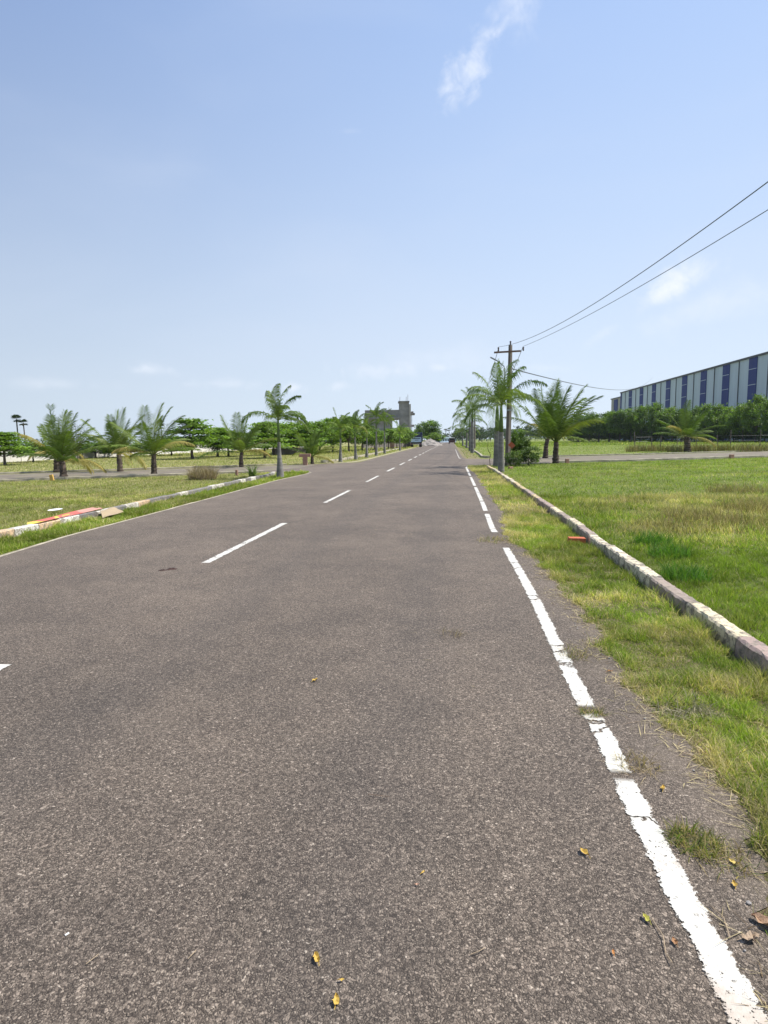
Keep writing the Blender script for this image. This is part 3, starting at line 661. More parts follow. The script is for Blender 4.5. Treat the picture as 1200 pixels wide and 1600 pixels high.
# printed sheet over the grass behind the left kerb
def sheetgrid(name, corners, nx, ny, colf, wob, label, cat, m_, th=.004):
    b = MB(); P = [Vector(c) for c in corners]; o0 = sum(P, Vector())/4; I = []
    for side_ in (0, 1):
        g_ = []
        for j in range(ny+1):
            row = []
            for i in range(nx+1):
                s_, t_ = i/nx, j/ny
                p = P[0].lerp(P[1], s_).lerp(P[3].lerp(P[2], s_), t_)-o0
                wz = wob*(math.sin(s_*7+t_*3)+math.sin(s_*3.1-t_*8))*.5
                row.append(b.vert((p.x, p.y, p.z+o0.z+wz-side_*th), colf(s_, t_)))
            g_.append(row)
        for j in range(ny):
            for i in range(nx):
                q_ = (g_[j][i], g_[j][i+1], g_[j+1][i+1], g_[j+1][i]); b.face(*(q_ if side_ == 0 else q_[::-1]))
    o = b.build(name, m_, smooth=None); o.location = (o0.x, o0.y, 0); return tag(o, label, cat)
def bannercol(s_, t_):
    red = (.62, .13, .09); yel = (.70, .52, .06); pale = (.62, .30, .22)
    if s_+t_*.25 < .24: return yel
    if .36 < s_ < .41 and .15 < t_ < .8: return yel
    if .45 < s_ < .58 and (.15 < t_ < .35 or .5 < t_ < .7): return yel
    if s_ > .72: return pale
    return red
A_, B_, C_, D_ = G(26, 822, .14), G(112, 811, .17), G(128, 803, .13), G(48, 811, .10)
sheetgrid('printed_banner', [(-7.20, 9.55, .145), (-7.30, 12.0, .165), (-7.85, 12.5, .13), (-7.75, 10.3, .11)], 36, 14, bannercol, .012, 'red and yellow printed banner crumpled over the grass behind the left kerb', 'banner', M['col'])
bm = MB(); n = 28; q = G(87, 804)
r1 = [bm.vert((math.cos(2*math.pi*k/n)*.10, math.sin(2*math.pi*k/n)*.10, .0)) for k in range(n)]
r2 = [bm.vert((math.cos(2*math.pi*k/n)*.15, math.sin(2*math.pi*k/n)*.15, .022)) for k in range(n)]
r3 = [bm.vert((math.cos(2*math.pi*k/n)*.13, math.sin(2*math.pi*k/n)*.13, .016)) for k in range(n)]
r4 = [bm.vert((math.cos(2*math.pi*k/n)*.08, math.sin(2*math.pi*k/n)*.08, .006)) for k in range(n)]
for a, c in ((r1, r2), (r2, r3), (r3, r4)):
    for k in range(n): bm.face(a[k], c[k], c[(k+1) % n], a[(k+1) % n])
bm.face(*r4); bm.face(*r1[::-1])
o = bm.build('plate', M['white'], smooth=None); o.location = (q.x, q.y, .09); o.rotation_euler = (R(4), R(-2), 0); tag(o, 'round white plate lying on the left field behind the banner', 'plate')
a, c, d, e = G(160, 815), G(197, 808), G(190, 806), G(172, 806)
sheetgrid('cardboard_sheet', [(-6.92, 11.35, .045), (-6.98, 12.25, .06), (-7.24, 12.35, .155), (-7.20, 11.75, .15)], 10, 6, lambda s_, t_: (.5, .4, .28), .012, 'torn tan cardboard on the grass strip against the left kerb', 'cardboard', M['card'])
# kerb end markers
objbox('marker_stone', G(82, 751), (.14, .1, .26), M['yellowpaint'], 'yellow painted marker stone at the kerb of the left side road', 'marker stone', .2, .012, rot=(0, R(-9), .2))
objbox('marker_stone', G(370, 743), (.11, .1, .26), M['brickdull'], 'short brown marker stub between dry shrub and roadside palm', 'marker stone', .1, .012)
objbox('marker_stone', G(886, 724), (.2, .14, .26), M['brickdull'], 'short brown marker stub at the kerb right of the coconut palms', 'marker stone', .3, .012)
objbox('marker_stone', G(1143, 716.5), (.26, .16, .26), M['brickdull'], 'brown marker stub on the kerb at the far right of the side road', 'marker stone', .3, .012)
# T shaped brick post
q = G(477, 727); root = empty('brick_post', q, .1); tag(root, 'pink brick post with a wider cap beside the left junction', 'post')
b = MB(); b.box(-.14, .14, -.12, .12, 0, .52); b.build('shaft', M['brickdull'], root, bevel=.01)
b = MB(); b.box(-.36, .36, -.14, .14, .523, .72); b.build('cap', M['brickdull'], root, bevel=.015)
objbox('broken_brick', G(798, 733), (.22, .14, .12), M['brickdull'], 'orange brown brick piece at the foot of the front palm', 'brick', .5, .02)

# ------------------------------------------------------------------ palms
WIND = Vector((.55, -.05, 0))
def frond(b, base, az, el, L_, droop, col, leaf=.42, nl=34, wind=.5, hang=.5, planes=0.15, rw=.012, tipcol=None, lw=.034):
    d = Vector((math.cos(az)*math.cos(el), math.sin(az)*math.cos(el), math.sin(el))); p = Vector(base)
    N = 16; ds = L_/N; pts = [p.copy()]; dirs = [d.copy()]
    for i in range(N):
        t = i/N
        d = d+Vector((0, 0, -1))*droop*ds*(.35+1.5*t)+WIND*wind*ds*(.4+t)
        d.normalize(); p = p+d*ds; pts.append(p.copy()); dirs.append(d.copy())
    b.col = tuple(c*f_ for c, f_ in zip(col, (1.25, 1.1, 1.0)))
    b.tube(pts, [rw*(1.3-1.1*i/N) for i in range(N+1)], 4, cap=False)
    tipcol = tipcol or col
    for k in range(nl):
        t = .14+.86*(k+.5)/nl; fi = t*N; i = min(int(fi), N-1); fr = fi-i
        P = pts[i].lerp(pts[i+1], fr); T = dirs[i].lerp(dirs[i+1], fr).normalized()
        sd_ = T.cross(Vector((0, 0, 1)))
        if sd_.length < .1: sd_ = Vector((math.sin(az), -math.cos(az), 0))
        sd_.normalize(); up = sd_.cross(T).normalized()
        ll = leaf*(math.sin(math.pi*(.12+.80*t))**.7)*rnd.uniform(.85, 1.1)
        fwd = .45+.9*t
        for sg in (-1, 1):
            dd = (sd_*sg+T*fwd+up*(rnd.uniform(-planes, planes*1.6)+.12)+WIND*.10*wind).normalized()
            c = Vector(col).lerp(Vector(tipcol), t)*rnd.uniform(.75, 1.25); b.col = tuple(c)
            wv_ = T*(lw*.40)*(.75+.4*rnd.random())+up*lw*.15
            p1 = P+dd*ll*.5+Vector((0, 0, -hang*ll*.12)); d2 = (dd+Vector((0, 0, -hang*1.5))+WIND*.15*wind).normalized(); p2 = p1+d2*ll*.5
            a0 = b.vert(P-wv_*.6); a1 = b.vert(P+wv_*.6); a2 = b.vert(p1+wv_); a3 = b.vert(p1-wv_); a4 = b.vert(p2)
            b.face(a0, a1, a2, a3); b.face(a3, a2, a4)
def rough_trunk(H, r, lean=(0, 0), stubs=True):
    b = MB(); n = 12; rows = []; K = max(6, int(H/.09)); rng = random.Random(int(H*1000))
    for i in range(K+1):
        t = i/K; bulge = 1.35-.35*t+.25*math.exp(-t*7)
        if i % 2: bulge *= 1.14
        rr = r*bulge; c = .045+.06*rng.random()
        b.col = (c*1.15, c*.85, c*.62)
        rows.append([b.vert((lean[0]*t*t+math.cos(2*math.pi*k/n)*rr*rng.uniform(.85, 1.15), lean[1]*t*t+math.sin(2*math.pi*k/n)*rr*rng.uniform(.85, 1.15), H*t)) for k in range(n)])
    for i in range(K):
        for k in range(n): b.face(rows[i][k], rows[i+1][k], rows[i+1][(k+1) % n], rows[i][(k+1) % n])
    b.face(*rows[-1][::-1])
    if stubs:
        for s_ in range(int(H*22)):
            t = rng.uniform(.25, 1); a = rng.random()*6.28; rr = r*(1.3-.3*t); c = rng.uniform(.06, .18); b.col = (c*1.2, c*.85, c*.55)
            p0 = Vector((lean[0]*t*t+math.cos(a)*rr*.8, lean[1]*t*t+math.sin(a)*rr*.8, H*t)); dv = Vector((math.cos(a), math.sin(a), .9)).normalized()
            b.tube([p0, p0+dv*rng.uniform(.4, .9)*r], [r*.22, r*.12], 4)
    return b
GREEN = (.07, .115, .024); GREEN2 = (.145, .20, .04); YEL = (.34, .28, .09); YG = (.19, .215, .05); BRN = (.24, .16, .08)
def coconut(p, H, L_, nf, yellow, label, group, seed, spread=1.0, tr=.13, wind=.55, lw=.045):
    rnd.seed(seed); root = empty('coconut_palm', p); tag(root, label, 'palm', group)
    lean = (rnd.uniform(-.08, .12)*H, 0); rough_trunk(H, tr*.72, lean).build('trunk', M['bark'], root)
    for i in range(nf):
        t = i/(nf-1); az = i*2.39996+rnd.uniform(-.3, .3)+seed
        el = R(86-72*t**.85*spread+rnd.uniform(-6, 6)); isy = i >= nf-yellow
        col = Vector(GREEN).lerp(Vector(GREEN2), rnd.random()); tip = col*1.15
        LL = L_*rnd.uniform(.82, 1.05)*(1 if not isy else .9)
        if isy: el = R(rnd.uniform(8, 55)); col = Vector(YG).lerp(Vector(YEL), rnd.uniform(.2, 1)); tip = Vector(YEL)
        elif t > .55 and rnd.random() < .35: col = Vector(GREEN2).lerp(Vector(YG), .6); tip = Vector(YG)
        b = MB(); dr = (.10+.30*t)*2.2/L_ if not isy else rnd.uniform(1.0, 2.2)/L_
        frond(b, (lean[0], lean[1], H-.06), az, el, LL, dr, tuple(col), leaf=.23*L_, nl=40, wind=wind*.6*2/L_, hang=.2+.5*t+(.6 if isy else 0), planes=.12, rw=.018, tipcol=tuple(tip), lw=lw)
        o = b.build('frond', M['frond'], root, smooth=None)
        if isy: o['label'] = 'drooping yellowed frond'
    return root
def royal(p, H, L_, nf, label, group, seed, tr=.10, shaft=.32, wind=.6, lw=.04, bulge=1.9, tone=1.0, up=80, yel=0):
    rnd.seed(seed); root = empty('royal_palm', p); tag(root, label, 'palm', group)
    b = MB(); n = 14; zt = H*(1-shaft); lean = rnd.uniform(-.05, .05)
    rows = []; K = 26
    for i in range(K+1):
        t = i/K; rr = tr*(bulge*math.exp(-((t)**1.5)*2.6)+.62) if bulge > 1.2 else tr*(1.25-.35*t)
        rr *= (1+.05*(i % 2)); c = .15+.08*rnd.random(); b.col = (c, c*.95, c*.86)
        rows.append([b.vert((lean*t+math.cos(2*math.pi*k/n)*rr, math.sin(2*math.pi*k/n)*rr, zt*t)) for k in range(n)])
    for i in range(K):
        for k in range(n): b.face(rows[i][k], rows[i+1][k], rows[i+1][(k+1) % n], rows[i][(k+1) % n])
    b.build('trunk', M['bark'], root, smooth=True)
    b = MB(); b.col = (.13, .19, .055); r1 = tr*.75
    b.tube([(lean, 0, zt-.01), (lean, 0, zt+(H-zt)*.3), (lean, 0, zt+(H-zt)*.8), (lean, 0, H+.02)], [r1, r1*1.05, r1*.72, r1*.4], 12)
    b.build('crownshaft', M['leaf'], root, smooth=True)
    for i in range(nf):
        t = i/(nf-1); az = i*2.39996+seed*1.3; el = R(up-68*t+rnd.uniform(-8, 8))
        col = Vector((.08, .135, .026)).lerp(Vector((.18, .245, .05)), rnd.random())*tone
        if i >= nf-yel: col = Vector(YG)
        b = MB(); frond(b, (lean, 0, H-.04), az, el, L_*rnd.uniform(.85, 1.05), (.75+.6*t)*1.6/L_, tuple(col), leaf=.27*L_, nl=40, wind=wind*1.5/L_, hang=1.25, planes=.28, rw=.012, lw=lw)
        b.build('frond', M['frond'], root, smooth=None)
    return root
def P_(x, y): return G(x, y)
GL = 'coconut palms along the left side road'; GRW = 'grey-trunked palms lining the left kerb'
coconut(P_(100, 747), .78, 2.5, 19, 3, 'bushy coconut palm with yellow lower fronds, nearest the yellow marker stone', GL, 1, tr=.15)
coconut(P_(90, 738), 1.0, 1.9, 9, 3, 'thick-trunked coconut palm half hidden behind the bushy one', GL, 2, tr=.2)
coconut(P_(188, 737), .98, 2.5, 16, 2, 'coconut palm with a golden drooping frond, left of the tall arching one', GL, 3, tr=.15, spread=.8)
coconut(P_(241, 743), 1.02, 2.5, 16, 2, 'tall coconut palm with fronds arching right and a dry frond near the ground', GL, 5, tr=.13, spread=1.15, wind=.9)
coconut(P_(377, 730), .9, 2.6, 15, 2, 'coconut palm with browned fronds between the dry shrub and the roadside palm', GL, 6, tr=.13, spread=1.05)
coconut(P_(488, 725), .5, 2.1, 14, 1, 'low yellowish young coconut palm beside the brick post', GL, 7, tr=.11)
royal(P_(438, 747), 2.42, 1.65, 11, 'slender grey palm growing in the left kerb, nearest of its row', GRW, 11, tr=.088, shaft=.38, wind=.8, bulge=1.25, up=84)
for i, (x, y, yt, L_, lab, tn) in enumerate((
        (532, 722, 650, 1.5, 'second palm of the left kerb row, just past the brick post', 1.15),
        (556, 718, 650, 1.6, 'third palm of the left kerb row, with one brown frond', 1.1),
        (573, 715, 657, 1.4, 'fourth palm of the left kerb row, low bushy crown', 1.0),
        (588, 712, 636, 1.7, 'tallest crowned palm of the left kerb row, before the concrete building', 1.0),
        (601, 709, 645, 1.6, 'palm of the left kerb row just behind the tallest one', 1.0),
        (625, 704, 665, 1.8, 'last small palm of the left kerb row before the truck', 1.3))):
    q = P_(x, y); Ht = HT(q, yt); royal(q, Ht-L_*.55, L_, 12, lab, GRW, 20+i, tr=.08, shaft=.3, wind=.6, bulge=1.25, tone=tn, up=82, yel=2 if i == 1 else 0)
GR = 'palms at the right junction corner'
royal(P_(783, 738), 2.95, 2.3, 12, 'front grey palm with swollen trunk at the end of the right kerb', GR, 41, tr=.115, shaft=.40, wind=.55, bulge=1.2, up=86)
royal(P_(776, 729), 3.25, 2.3, 11, 'darker grey palm just behind the front one, its thick trunk left of it', GR, 42, tr=.15, shaft=.42, wind=.2, bulge=1.2, up=86)
GF = 'palms lining the far right kerb'
for i, (x, y, yt, L_, lab) in enumerate(((738, 708, 622, 2.8, 'grey palm with long windblown fronds, first beyond the right junction'),
        (734.5, 704.5, 640, 2.6, 'palm directly behind the first one beyond the right junction'),
        (729, 700, 655, 3.0, 'small dark palm third beyond the right junction'),
        (723, 697, 664, 3.4, 'farthest low palm on the right kerb before the parked vehicle'))):
    q = P_(x, y); Ht = HT(q, yt); royal(q, Ht-L_*.45, L_, 12, lab, GF, 50+i, tr=.15, shaft=.25, wind=-.4 if i == 0 else .3, bulge=1.2, up=80)
coconut(P_(868, 724), 1.25, 3.7, 22, 1, 'big coconut palm swept to the right at the right side road', 'coconut palms by the right side road', 64, tr=.17, wind=.75, lw=.055, spread=.72)
coconut(P_(852, 716), 1.4, 3.2, 18, 1, 'smaller coconut palm left of and behind the big swept one', 'coconut palms by the right side road', 62, tr=.18, lw=.055)
coconut(P_(1074, 706), 1.35, 3.4, 18, 2, 'coconut palm inside the post fence before the warehouse', 'coconut palms by the right side road', 66, tr=.28, spread=1.2, wind=.5, lw=.06)

# ------------------------------------------------------------------ broadleaf trees
def crown_mesh(name, kind, seed, nleaf=3400, col=(.05, .10, .02), col2=(.10, .17, .03)):
    """unit tree: height 1, crown radius about .5 ; returns (trunk mesh, crown mesh)"""
    rg = random.Random(seed); tb = MB(); tb.col = (.12, .095, .075); cl = []
    th = .26 if kind == 'almond' else .20
    tb.tube([(0, 0, 0), (rg.uniform(-.01, .01), 0, th*.5), (0, 0, th), (rg.uniform(-.03, .03), 0, .55), (0, 0, .85)], [.026, .02, .018, .012, .004], 8)
    if kind == 'almond':
        tiers = [(.34, .47), (.50, .42), (.66, .32), (.80, .20), (.92, .10)]
        for (zz, rr) in tiers:
            nb = int(6+rr*14)
            for k in range(nb):
                a = rg.random()*6.28; r_ = rr*rg.uniform(.75, 1.1); e = Vector((math.cos(a)*r_, math.sin(a)*r_, zz+rg.uniform(-.02, .04)))
                tb.tube([(0, 0, zz-.07), tuple(e*.5+Vector((0, 0, zz*.5-.02))), tuple(e)], [.009, .006, .002], 4, cap=False)
                for f_ in (.35, .6, .82, 1.0):
                    if rg.random() < .85: cl.append((Vector((e.x*f_+rg.uniform(-.04, .04), e.y*f_+rg.uniform(-.04, .04), e.z+rg.uniform(-.015, .03))), .115, .045))
    elif kind == 'round':
        for k in range(58):
            a = rg.random()*6.28; c_ = rg.uniform(-.8, 1); s_ = math.sqrt(1-c_*c_); q = rg.random()**.22
            wob = 1+.22*math.sin(a*3+seed)+.15*math.sin(c_*5+seed)
            e = Vector((math.cos(a)*s_*.46*q*wob, math.sin(a)*s_*.46*q*wob, .57+c_*.37*q))
            cl.append((e, rg.uniform(.08, .16), .07))
            if k % 3 == 0: tb.tube([(0, 0, .3), tuple(e*.5+Vector((0, 0, .2))), tuple(e)], [.010, .006, .002], 4, cap=False)
    elif kind == 'bush':
        th = .1
        for k in range(80):
            a = rg.random()*6.28; c_ = rg.uniform(-1, 1); s_ = math.sqrt(1-c_*c_*.8); q = rg.random()**.35
            e = Vector((math.cos(a)*s_*.46*q, math.sin(a)*s_*.46*q, .50+c_*.44*q)); cl.append((e, rg.uniform(.09, .14), .07))
    else:  # wispy
        for k in range(26):
            a = rg.random()*6.28; r_ = rg.uniform(.1, .5); e = Vector((math.cos(a)*r_, math.sin(a)*r_, rg.uniform(.55, 1.0)))
            tb.tube([(0, 0, .25), tuple(e*.6+Vector((0, 0, .1))), tuple(e)], [.012, .006, .002], 4, cap=False); cl.append((e, .09, .07))
        nleaf = nleaf//3
    b = MB(); per = max(8, nleaf//len(cl))
    for (c, r_, rz) in cl:
        tone = rg.random(); base = Vector(col).lerp(Vector(col2), tone)*rg.uniform(.8, 1.2)
        for k in range(per):
            u = Vector((rg.gauss(0, .55), rg.gauss(0, .55), rg.gauss(0, .55)))
            p = c+Vector((u.x*r_, u.y*r_, u.z*rz)); s_ = rg.uniform(.015, .030)*(1.0 if kind != 'wispy' else .6)*(1.9 if nleaf < 1000 else 1.15)
            nrm = Vector((rg.uniform(-.8, .8), rg.uniform(-.8, .8), rg.uniform(.3, 1))).normalized()
            t1 = nrm.cross(Vector((rg.uniform(-1, 1), rg.uniform(-1, 1), rg.uniform(-1, 1)))).normalized(); t2 = nrm.cross(t1)
            b.col = tuple(base*rg.uniform(.7, 1.3))
            ii = [b.vert(p-t1*s_), b.vert(p+t2*s_*.55), b.vert(p+t1*s_*1.1), b.vert(p-t2*s_*.55)]; b.face(*ii)
    to = tb.build(name+'_t', M['bark'], smooth=None); co = b.build(name+'_c', M['leaf'], smooth=None)
    r_ = (to.data, co.data); bpy.data.objects.remove(to); bpy.data.objects.remove(co); return r_
AL = [crown_mesh('almond', 'almond', s, 5600, (.085, .165, .015), (.19, .29, .03)) for s in (1, 2, 3)]
RD = [crown_mesh('round', 'round', s, 5600, (.06, .115, .014), (.135, .215, .026)) for s in (4, 5, 6)]
BR = [crown_mesh('round', 'round', s, 5600, (.085, .155, .015), (.18, .27, .03)) for s in (7, 8)]
BU = [crown_mesh('bush', 'bush', s, 5000, (.05, .095, .014), (.11, .175, .025)) for s in (21, 22)]
WS = [crown_mesh('wisp', 'wispy', 9, 3000, (.05, .07, .03), (.07, .09, .04))]
FARM = [crown_mesh('far', 'round', s, 900, (.028, .055, .02), (.05, .085, .028)) for s in (14, 15)]
def tree(lib, p, H, Wd, label, group=None, name='shade_tree', rz=None, cat='tree', k=None):
    me = lib[rnd.randrange(len(lib)) if k is None else k]; root = empty(name, p, rnd.uniform(0, 6.28) if rz is None else rz, (Wd, Wd, H))
    tag(root, label, cat, group); o = link('trunk', me[0], root); o = link('crown', me[1], root); return root
rnd.seed(99)
GLT = 'shade trees beyond the left side road'
for (x, y, yt, wpx, lib, lab) in (
        (8, 727, 676, 75, AL, 'layered green tree cut by the left edge of the photo'),
        (52, 722, 690, 50, RD, 'low dark tree behind the leftmost coconut palms'),
        (150, 716, 690, 60, RD, 'low dark tree between the bushy and golden-fronded coconut palms'),
        (205, 714, 690, 60, RD, 'low dark tree glimpsed behind the tall arching coconut palm'),
        (301, 717, 655, 80, AL, 'bright tiered tree standing over the dry shrub'),
        (268, 712, 688, 50, AL, 'low spreading green tree left of the bright tiered one'),
        (340, 714, 668, 70, AL, 'tiered tree just left of the browned coconut palm'),
        (357, 713, 672, 60, BR, 'rounded green tree behind the browned coconut palm'),
        (414, 716, 660, 70, AL, 'tiered tree between browned palm and first kerb palm'),
        (428, 711, 658, 60, BR, 'leafy tree directly behind the first kerb palm'),
        (458, 709, 660, 60, BR, 'leafy tree right of the first kerb palm above the low wall'),
        (480, 710, 664, 60, AL, 'tiered tree above the brick post'),
        (500, 708, 657, 60, BR, 'leafy tree right of the young coconut palm'),
        (520, 706, 654, 52, AL, 'bright tree left of the second kerb palm'),
        (545, 706, 650, 56, BR, 'bright leafy tree between the second and third kerb palms'),
        (566, 704, 666, 48, BR, 'leafy tree behind the fourth kerb palm'),
        (585, 703, 670, 34, RD, 'dark tree before the left end of the concrete building'),
        (607, 702, 670, 34, BR, 'leafy tree before the opening of the concrete building'),
        (620, 701, 668, 30, RD, 'dark tree below the tower of the concrete building'),
        (633, 700.5, 668, 32, BR, 'bright low tree beside the truck')):
    q = P_(x, y); D = DEP(q); tree(lib, q, HT(q, yt), 1.3*wpx*D/FPX, lab, GLT)
q = P_(122, 722); tree(WS, q, HT(q, 655), 2.9, 'thin leafless-looking tree behind the bushy coconut palm', GLT, 'wispy_tree')
# round tree and bushes behind truck
for (x, D, yt, wpx, lib, lab) in ((669, 175, 655, 44, RD, 'big rounded tree behind the gravel heap'), (681, 165, 676, 30, BR, 'bright low bush right of the gravel heap'), (657, 190, 668, 26, RD, 'small dark tree behind the truck'), (664, 200, 660, 30, FARM, 'dark tree half hidden behind the big rounded one')):
    q = V(x, D); tree(lib, q, HT(q, yt), wpx*D/FPX, lab, 'trees beyond the truck')
# right: small papaya-like tree and bushes by the pole
q = P_(811, 727); tree(RD, q, HT(q, 668), 1.15, 'thin young tree with sparse top just right of the utility pole', None, 'young_tree')
q = P_(826, 728); tree(BU, q, 1.15, 1.35, 'dark green bush beside the junction corner, right of the young tree', None, 'bush', cat='bush')
q = P_(802, 729); tree(BU, q, .85, 1.0, 'low dark bush at the foot of the utility pole', None, 'bush', cat='bush')
# row before the warehouse
rowt = [(902, 648), (918, 643), (933, 640), (949, 642), (965, 638), (982, 636), (998, 633), (1014, 631), (1030, 634), (1046, 631), (1062, 636), (1080, 633), (1098, 634), (1116, 634), (1135, 632), (1154, 626), (1174, 620), (1195, 618)]
for i, (x, yt) in enumerate(rowt):
    D = 178-(x-902)/293*66; q = V(x, D); q.z = 0
    lab = 'dark green tree in the dense row before the warehouse' if 0 < i < 17 else ('leftmost tree of the dense row before the warehouse' if i == 0 else 'rightmost tree of the warehouse row, cut by the photo edge')
    if x > 1110 and i < 17: lab = 'yellowish green tree near the right end of the row before the warehouse'
    tree(BR if (x > 1110 or i % 3 == 0) else RD, q, HT(q, yt)*rnd.uniform(.9, 1.08), rnd.uniform(32, 42)*D/FPX, lab, 'trees in the row before the warehouse')
for i in range(20):
    x = 900+i*16; D = 181-(x-902)/293*66; q = V(x, D)
    tree(BU, q, HT(q, 666-(x-902)*.04), 38*D/FPX, 'lower dark tree filling the back of the row before the warehouse', 'back trees of the warehouse row')
# far line on the right and at the road's end
for i in range(26):
    x = 741+i*6.6+rnd.uniform(-2, 2); D = rnd.uniform(270, 330); q = V(x, D)
    tree(FARM, q, HT(q, rnd.uniform(662, 674)), rnd.uniform(12, 20)*D/FPX, 'distant dark tree on the skyline between the right-hand palms', 'distant trees on the skyline right of the road', 'distant_tree')
for i in range(9):
    x = 713+i*5+rnd.uniform(-1, 1); D = rnd.uniform(200, 240); q = V(x, D)
    tree(FARM, q, HT(q, rnd.uniform(666, 675)), 14*D/FPX, 'dark tree by the road end behind the far palms', 'dark trees at the road end', 'distant_tree')
# far-off wood along the horizon as one mass
b = MB(); rg = random.Random(5)
for k in range(9000):
    x = rg.uniform(-420, 700); D = rg.uniform(430, 520); hh = 4.5+3.0*vnoise(np.array([x]), np.array([0.]), .05, 3)[0]
    zz = rg.uniform(0, 1)**.8*hh; y_ = D
    s_ = rg.uniform(.5, 1.0); t1 = Vector((rg.uniform(-1, 1), rg.uniform(-1, 1), rg.uniform(-1, 1))).normalized(); t2 = t1.cross(Vector((rg.random(), rg.random(), rg.random()))).normalized()
    p = Vector((x, y_, zz)); c = rg.uniform(.7, 1.3); b.col = (.035*c, .06*c, .028*c)
    ii = [b.vert(p-t1*s_), b.vert(p+t2*s_), b.vert(p+t1*s_), b.vert(p-t2*s_)]; b.face(*ii)
tag(b.build('far_wood', M['leaf'], smooth=None), 'hazy wood along the horizon beyond the fields', 'wood', kind='stuff')

# palmyra palms
def palmyra_mesh(seed):
    rg = random.Random(seed); tb = MB(); tb.col = (.10, .09, .085); tb.tube([(0, 0, 0), (.01, 0, .5), (0, 0, .90)], [.018, .013, .012], 7)
    b = MB()
    for k in range(26):
        a = k*2.4; el = R(rg.uniform(-50, 80)); d = Vector((math.cos(a)*math.cos(el), math.sin(a)*math.cos(el), math.sin(el)))
        c0 = Vector((0, 0, .90))+d*.05; c = rg.uniform(.7, 1.3); b.col = (.035*c, .055*c, .03*c)
        s_ = d.cross(Vector((0, 0, 1))).normalized(); u = s_.cross(d)
        for j in range(-4, 5):
            an = j*.28; dd = (d*math.cos(an)+s_*math.sin(an)+u*rg.uniform(-.1, .1)).normalized(); ln = .075*rg.uniform(.8, 1.1)
            w_ = dd.cross(u).normalized()*.009
            ii = [b.vert(c0), b.vert(c0+dd*ln*.6+w_), b.vert(c0+dd*ln), b.vert(c0+dd*ln*.6-w_)]; b.face(*ii)
    to = tb.build('t', M['bark'], smooth=None); co = b.build('c', M['leaf'], smooth=None); r_ = (to.data, co.data); bpy.data.objects.remove(to); bpy.data.objects.remove(co); return r_
PM = [palmyra_mesh(1), palmyra_mesh(2)]
for (x, D, yt, lab) in ((681, 330, 669, 'leftmost distant palmyra above the road end'), (685, 330, 671, 'distant palmyra second from left above the road end'), (689.5, 330, 673, 'short distant palmyra in the middle above the road end'), (697, 330, 670, 'distant palmyra second from right above the road end'), (702, 330, 669, 'rightmost distant palmyra above the road end'),
                   (38, 95, 648, 'tallest slim palmyra above the far left wall'), (48, 95, 655, 'slim palmyra right of the tallest one at far left'), (259, 100, 656, 'slim palmyra behind the tall arching coconut palm')):
    q = V(x, D); Hh = HT(q, yt); sc = 1.0 if D < 200 else 1.35
    root = empty('palmyra_palm', q, rnd.random()*6, (Hh*sc*1.25, Hh*sc*1.25, Hh)); tag(root, lab, 'palm', 'slim palmyra palms far away'); k = rnd.randrange(2)
    link('trunk', PM[k][0], root); link('crown', PM[k][1], root)

# thin bent sapling
b = MB(); b.col = (.13, .09, .06); q = G(766, 728)
b.tube([(0, 0, 0), (-.04, 0, .35), (.02, 0, .6), (-.12, 0, .9), (-.16, 0, 1.15), (-.10, 0, 1.4)], [.018, .016, .015, .012, .01, .006], 6)
o = b.build('bare_sapling', M['bark'], smooth=None); o.location = q; tag(o, 'thin bent bare sapling left of the junction palms', 'sapling')

# ------------------------------------------------------------------ utility pole, lamp, wires
pp = Vector((3.11, 33.75, 0)); root = empty('utility_pole', pp); tag(root, 'brown utility pole with one crossarm rising behind the junction palms', 'utility pole')
b = MB(); b.tube([(-.07, 0, -.1), (.0, 0, 3.2), (.04, 0, 6.42)], [.15, .13, .10], 4); b.build('shaft', M['pole'], root)
b = MB(); b.box(-.67, .73, -.16, -.09, 6.02, 6.11, Matrix.Rotation(R(-1.5), 4, 'Y')); b.build('crossarm', M['rust'], root)
for (x, z0) in ((-.60, 6.10), (.70, 6.08), (.04, 6.42)):
    b = MB(); b.tube([(x, -.12 if x != .04 else 0, z0), (x, -.12 if x != .04 else 0, z0+.06), (x, -.12 if x != .04 else 0, z0+.10), (x, -.12 if x != .04 else 0, z0+.18), (x, -.12 if x != .04 else 0, z0+.22)], [.02, .05, .03, .055, .02], 10)
    b.build('insulator', M['ceramic'], root, smooth=True)
b = MB(); b.box(-.13, .13, -.19, -.155, 2.95, 3.05); b.build('clamp_band', M['steel'], root)
b = MB(); b.box(-.02, .28, -.19, -.17, 1.0, 1.25, Matrix.Translation((0, 0, 0)) @ Matrix.Translation((.13, 0, 1.12)) @ Matrix.Rotation(R(45), 4, 'Y') @ Matrix.Translation((-.13, 0, -1.12))); b.build('plate', M['brick'], root)
lp = empty('street_lamp', pp+Vector((-.2, -.16, 0))); tag(lp, 'thin curved street lamp arm fixed to the utility pole', 'street lamp')
b = MB(); b.tube([(-.06, 0, 3.4), (-.06, 0, 5.05), (-.10, 0, 5.3), (-.35, 0, 5.52), (-.55, 0, 5.66)], .03, 8); b.build('arm', M['steel'], lp, smooth=True)
b = MB(); mt = Matrix.Translation((-.68, 0, 5.72)) @ Matrix.Rotation(R(28), 4, 'Y'); b.box(-.17, .14, -.07, .07, -.03, .035, mt); b.build('lamp_head', M['steel'], lp, bevel=.015)
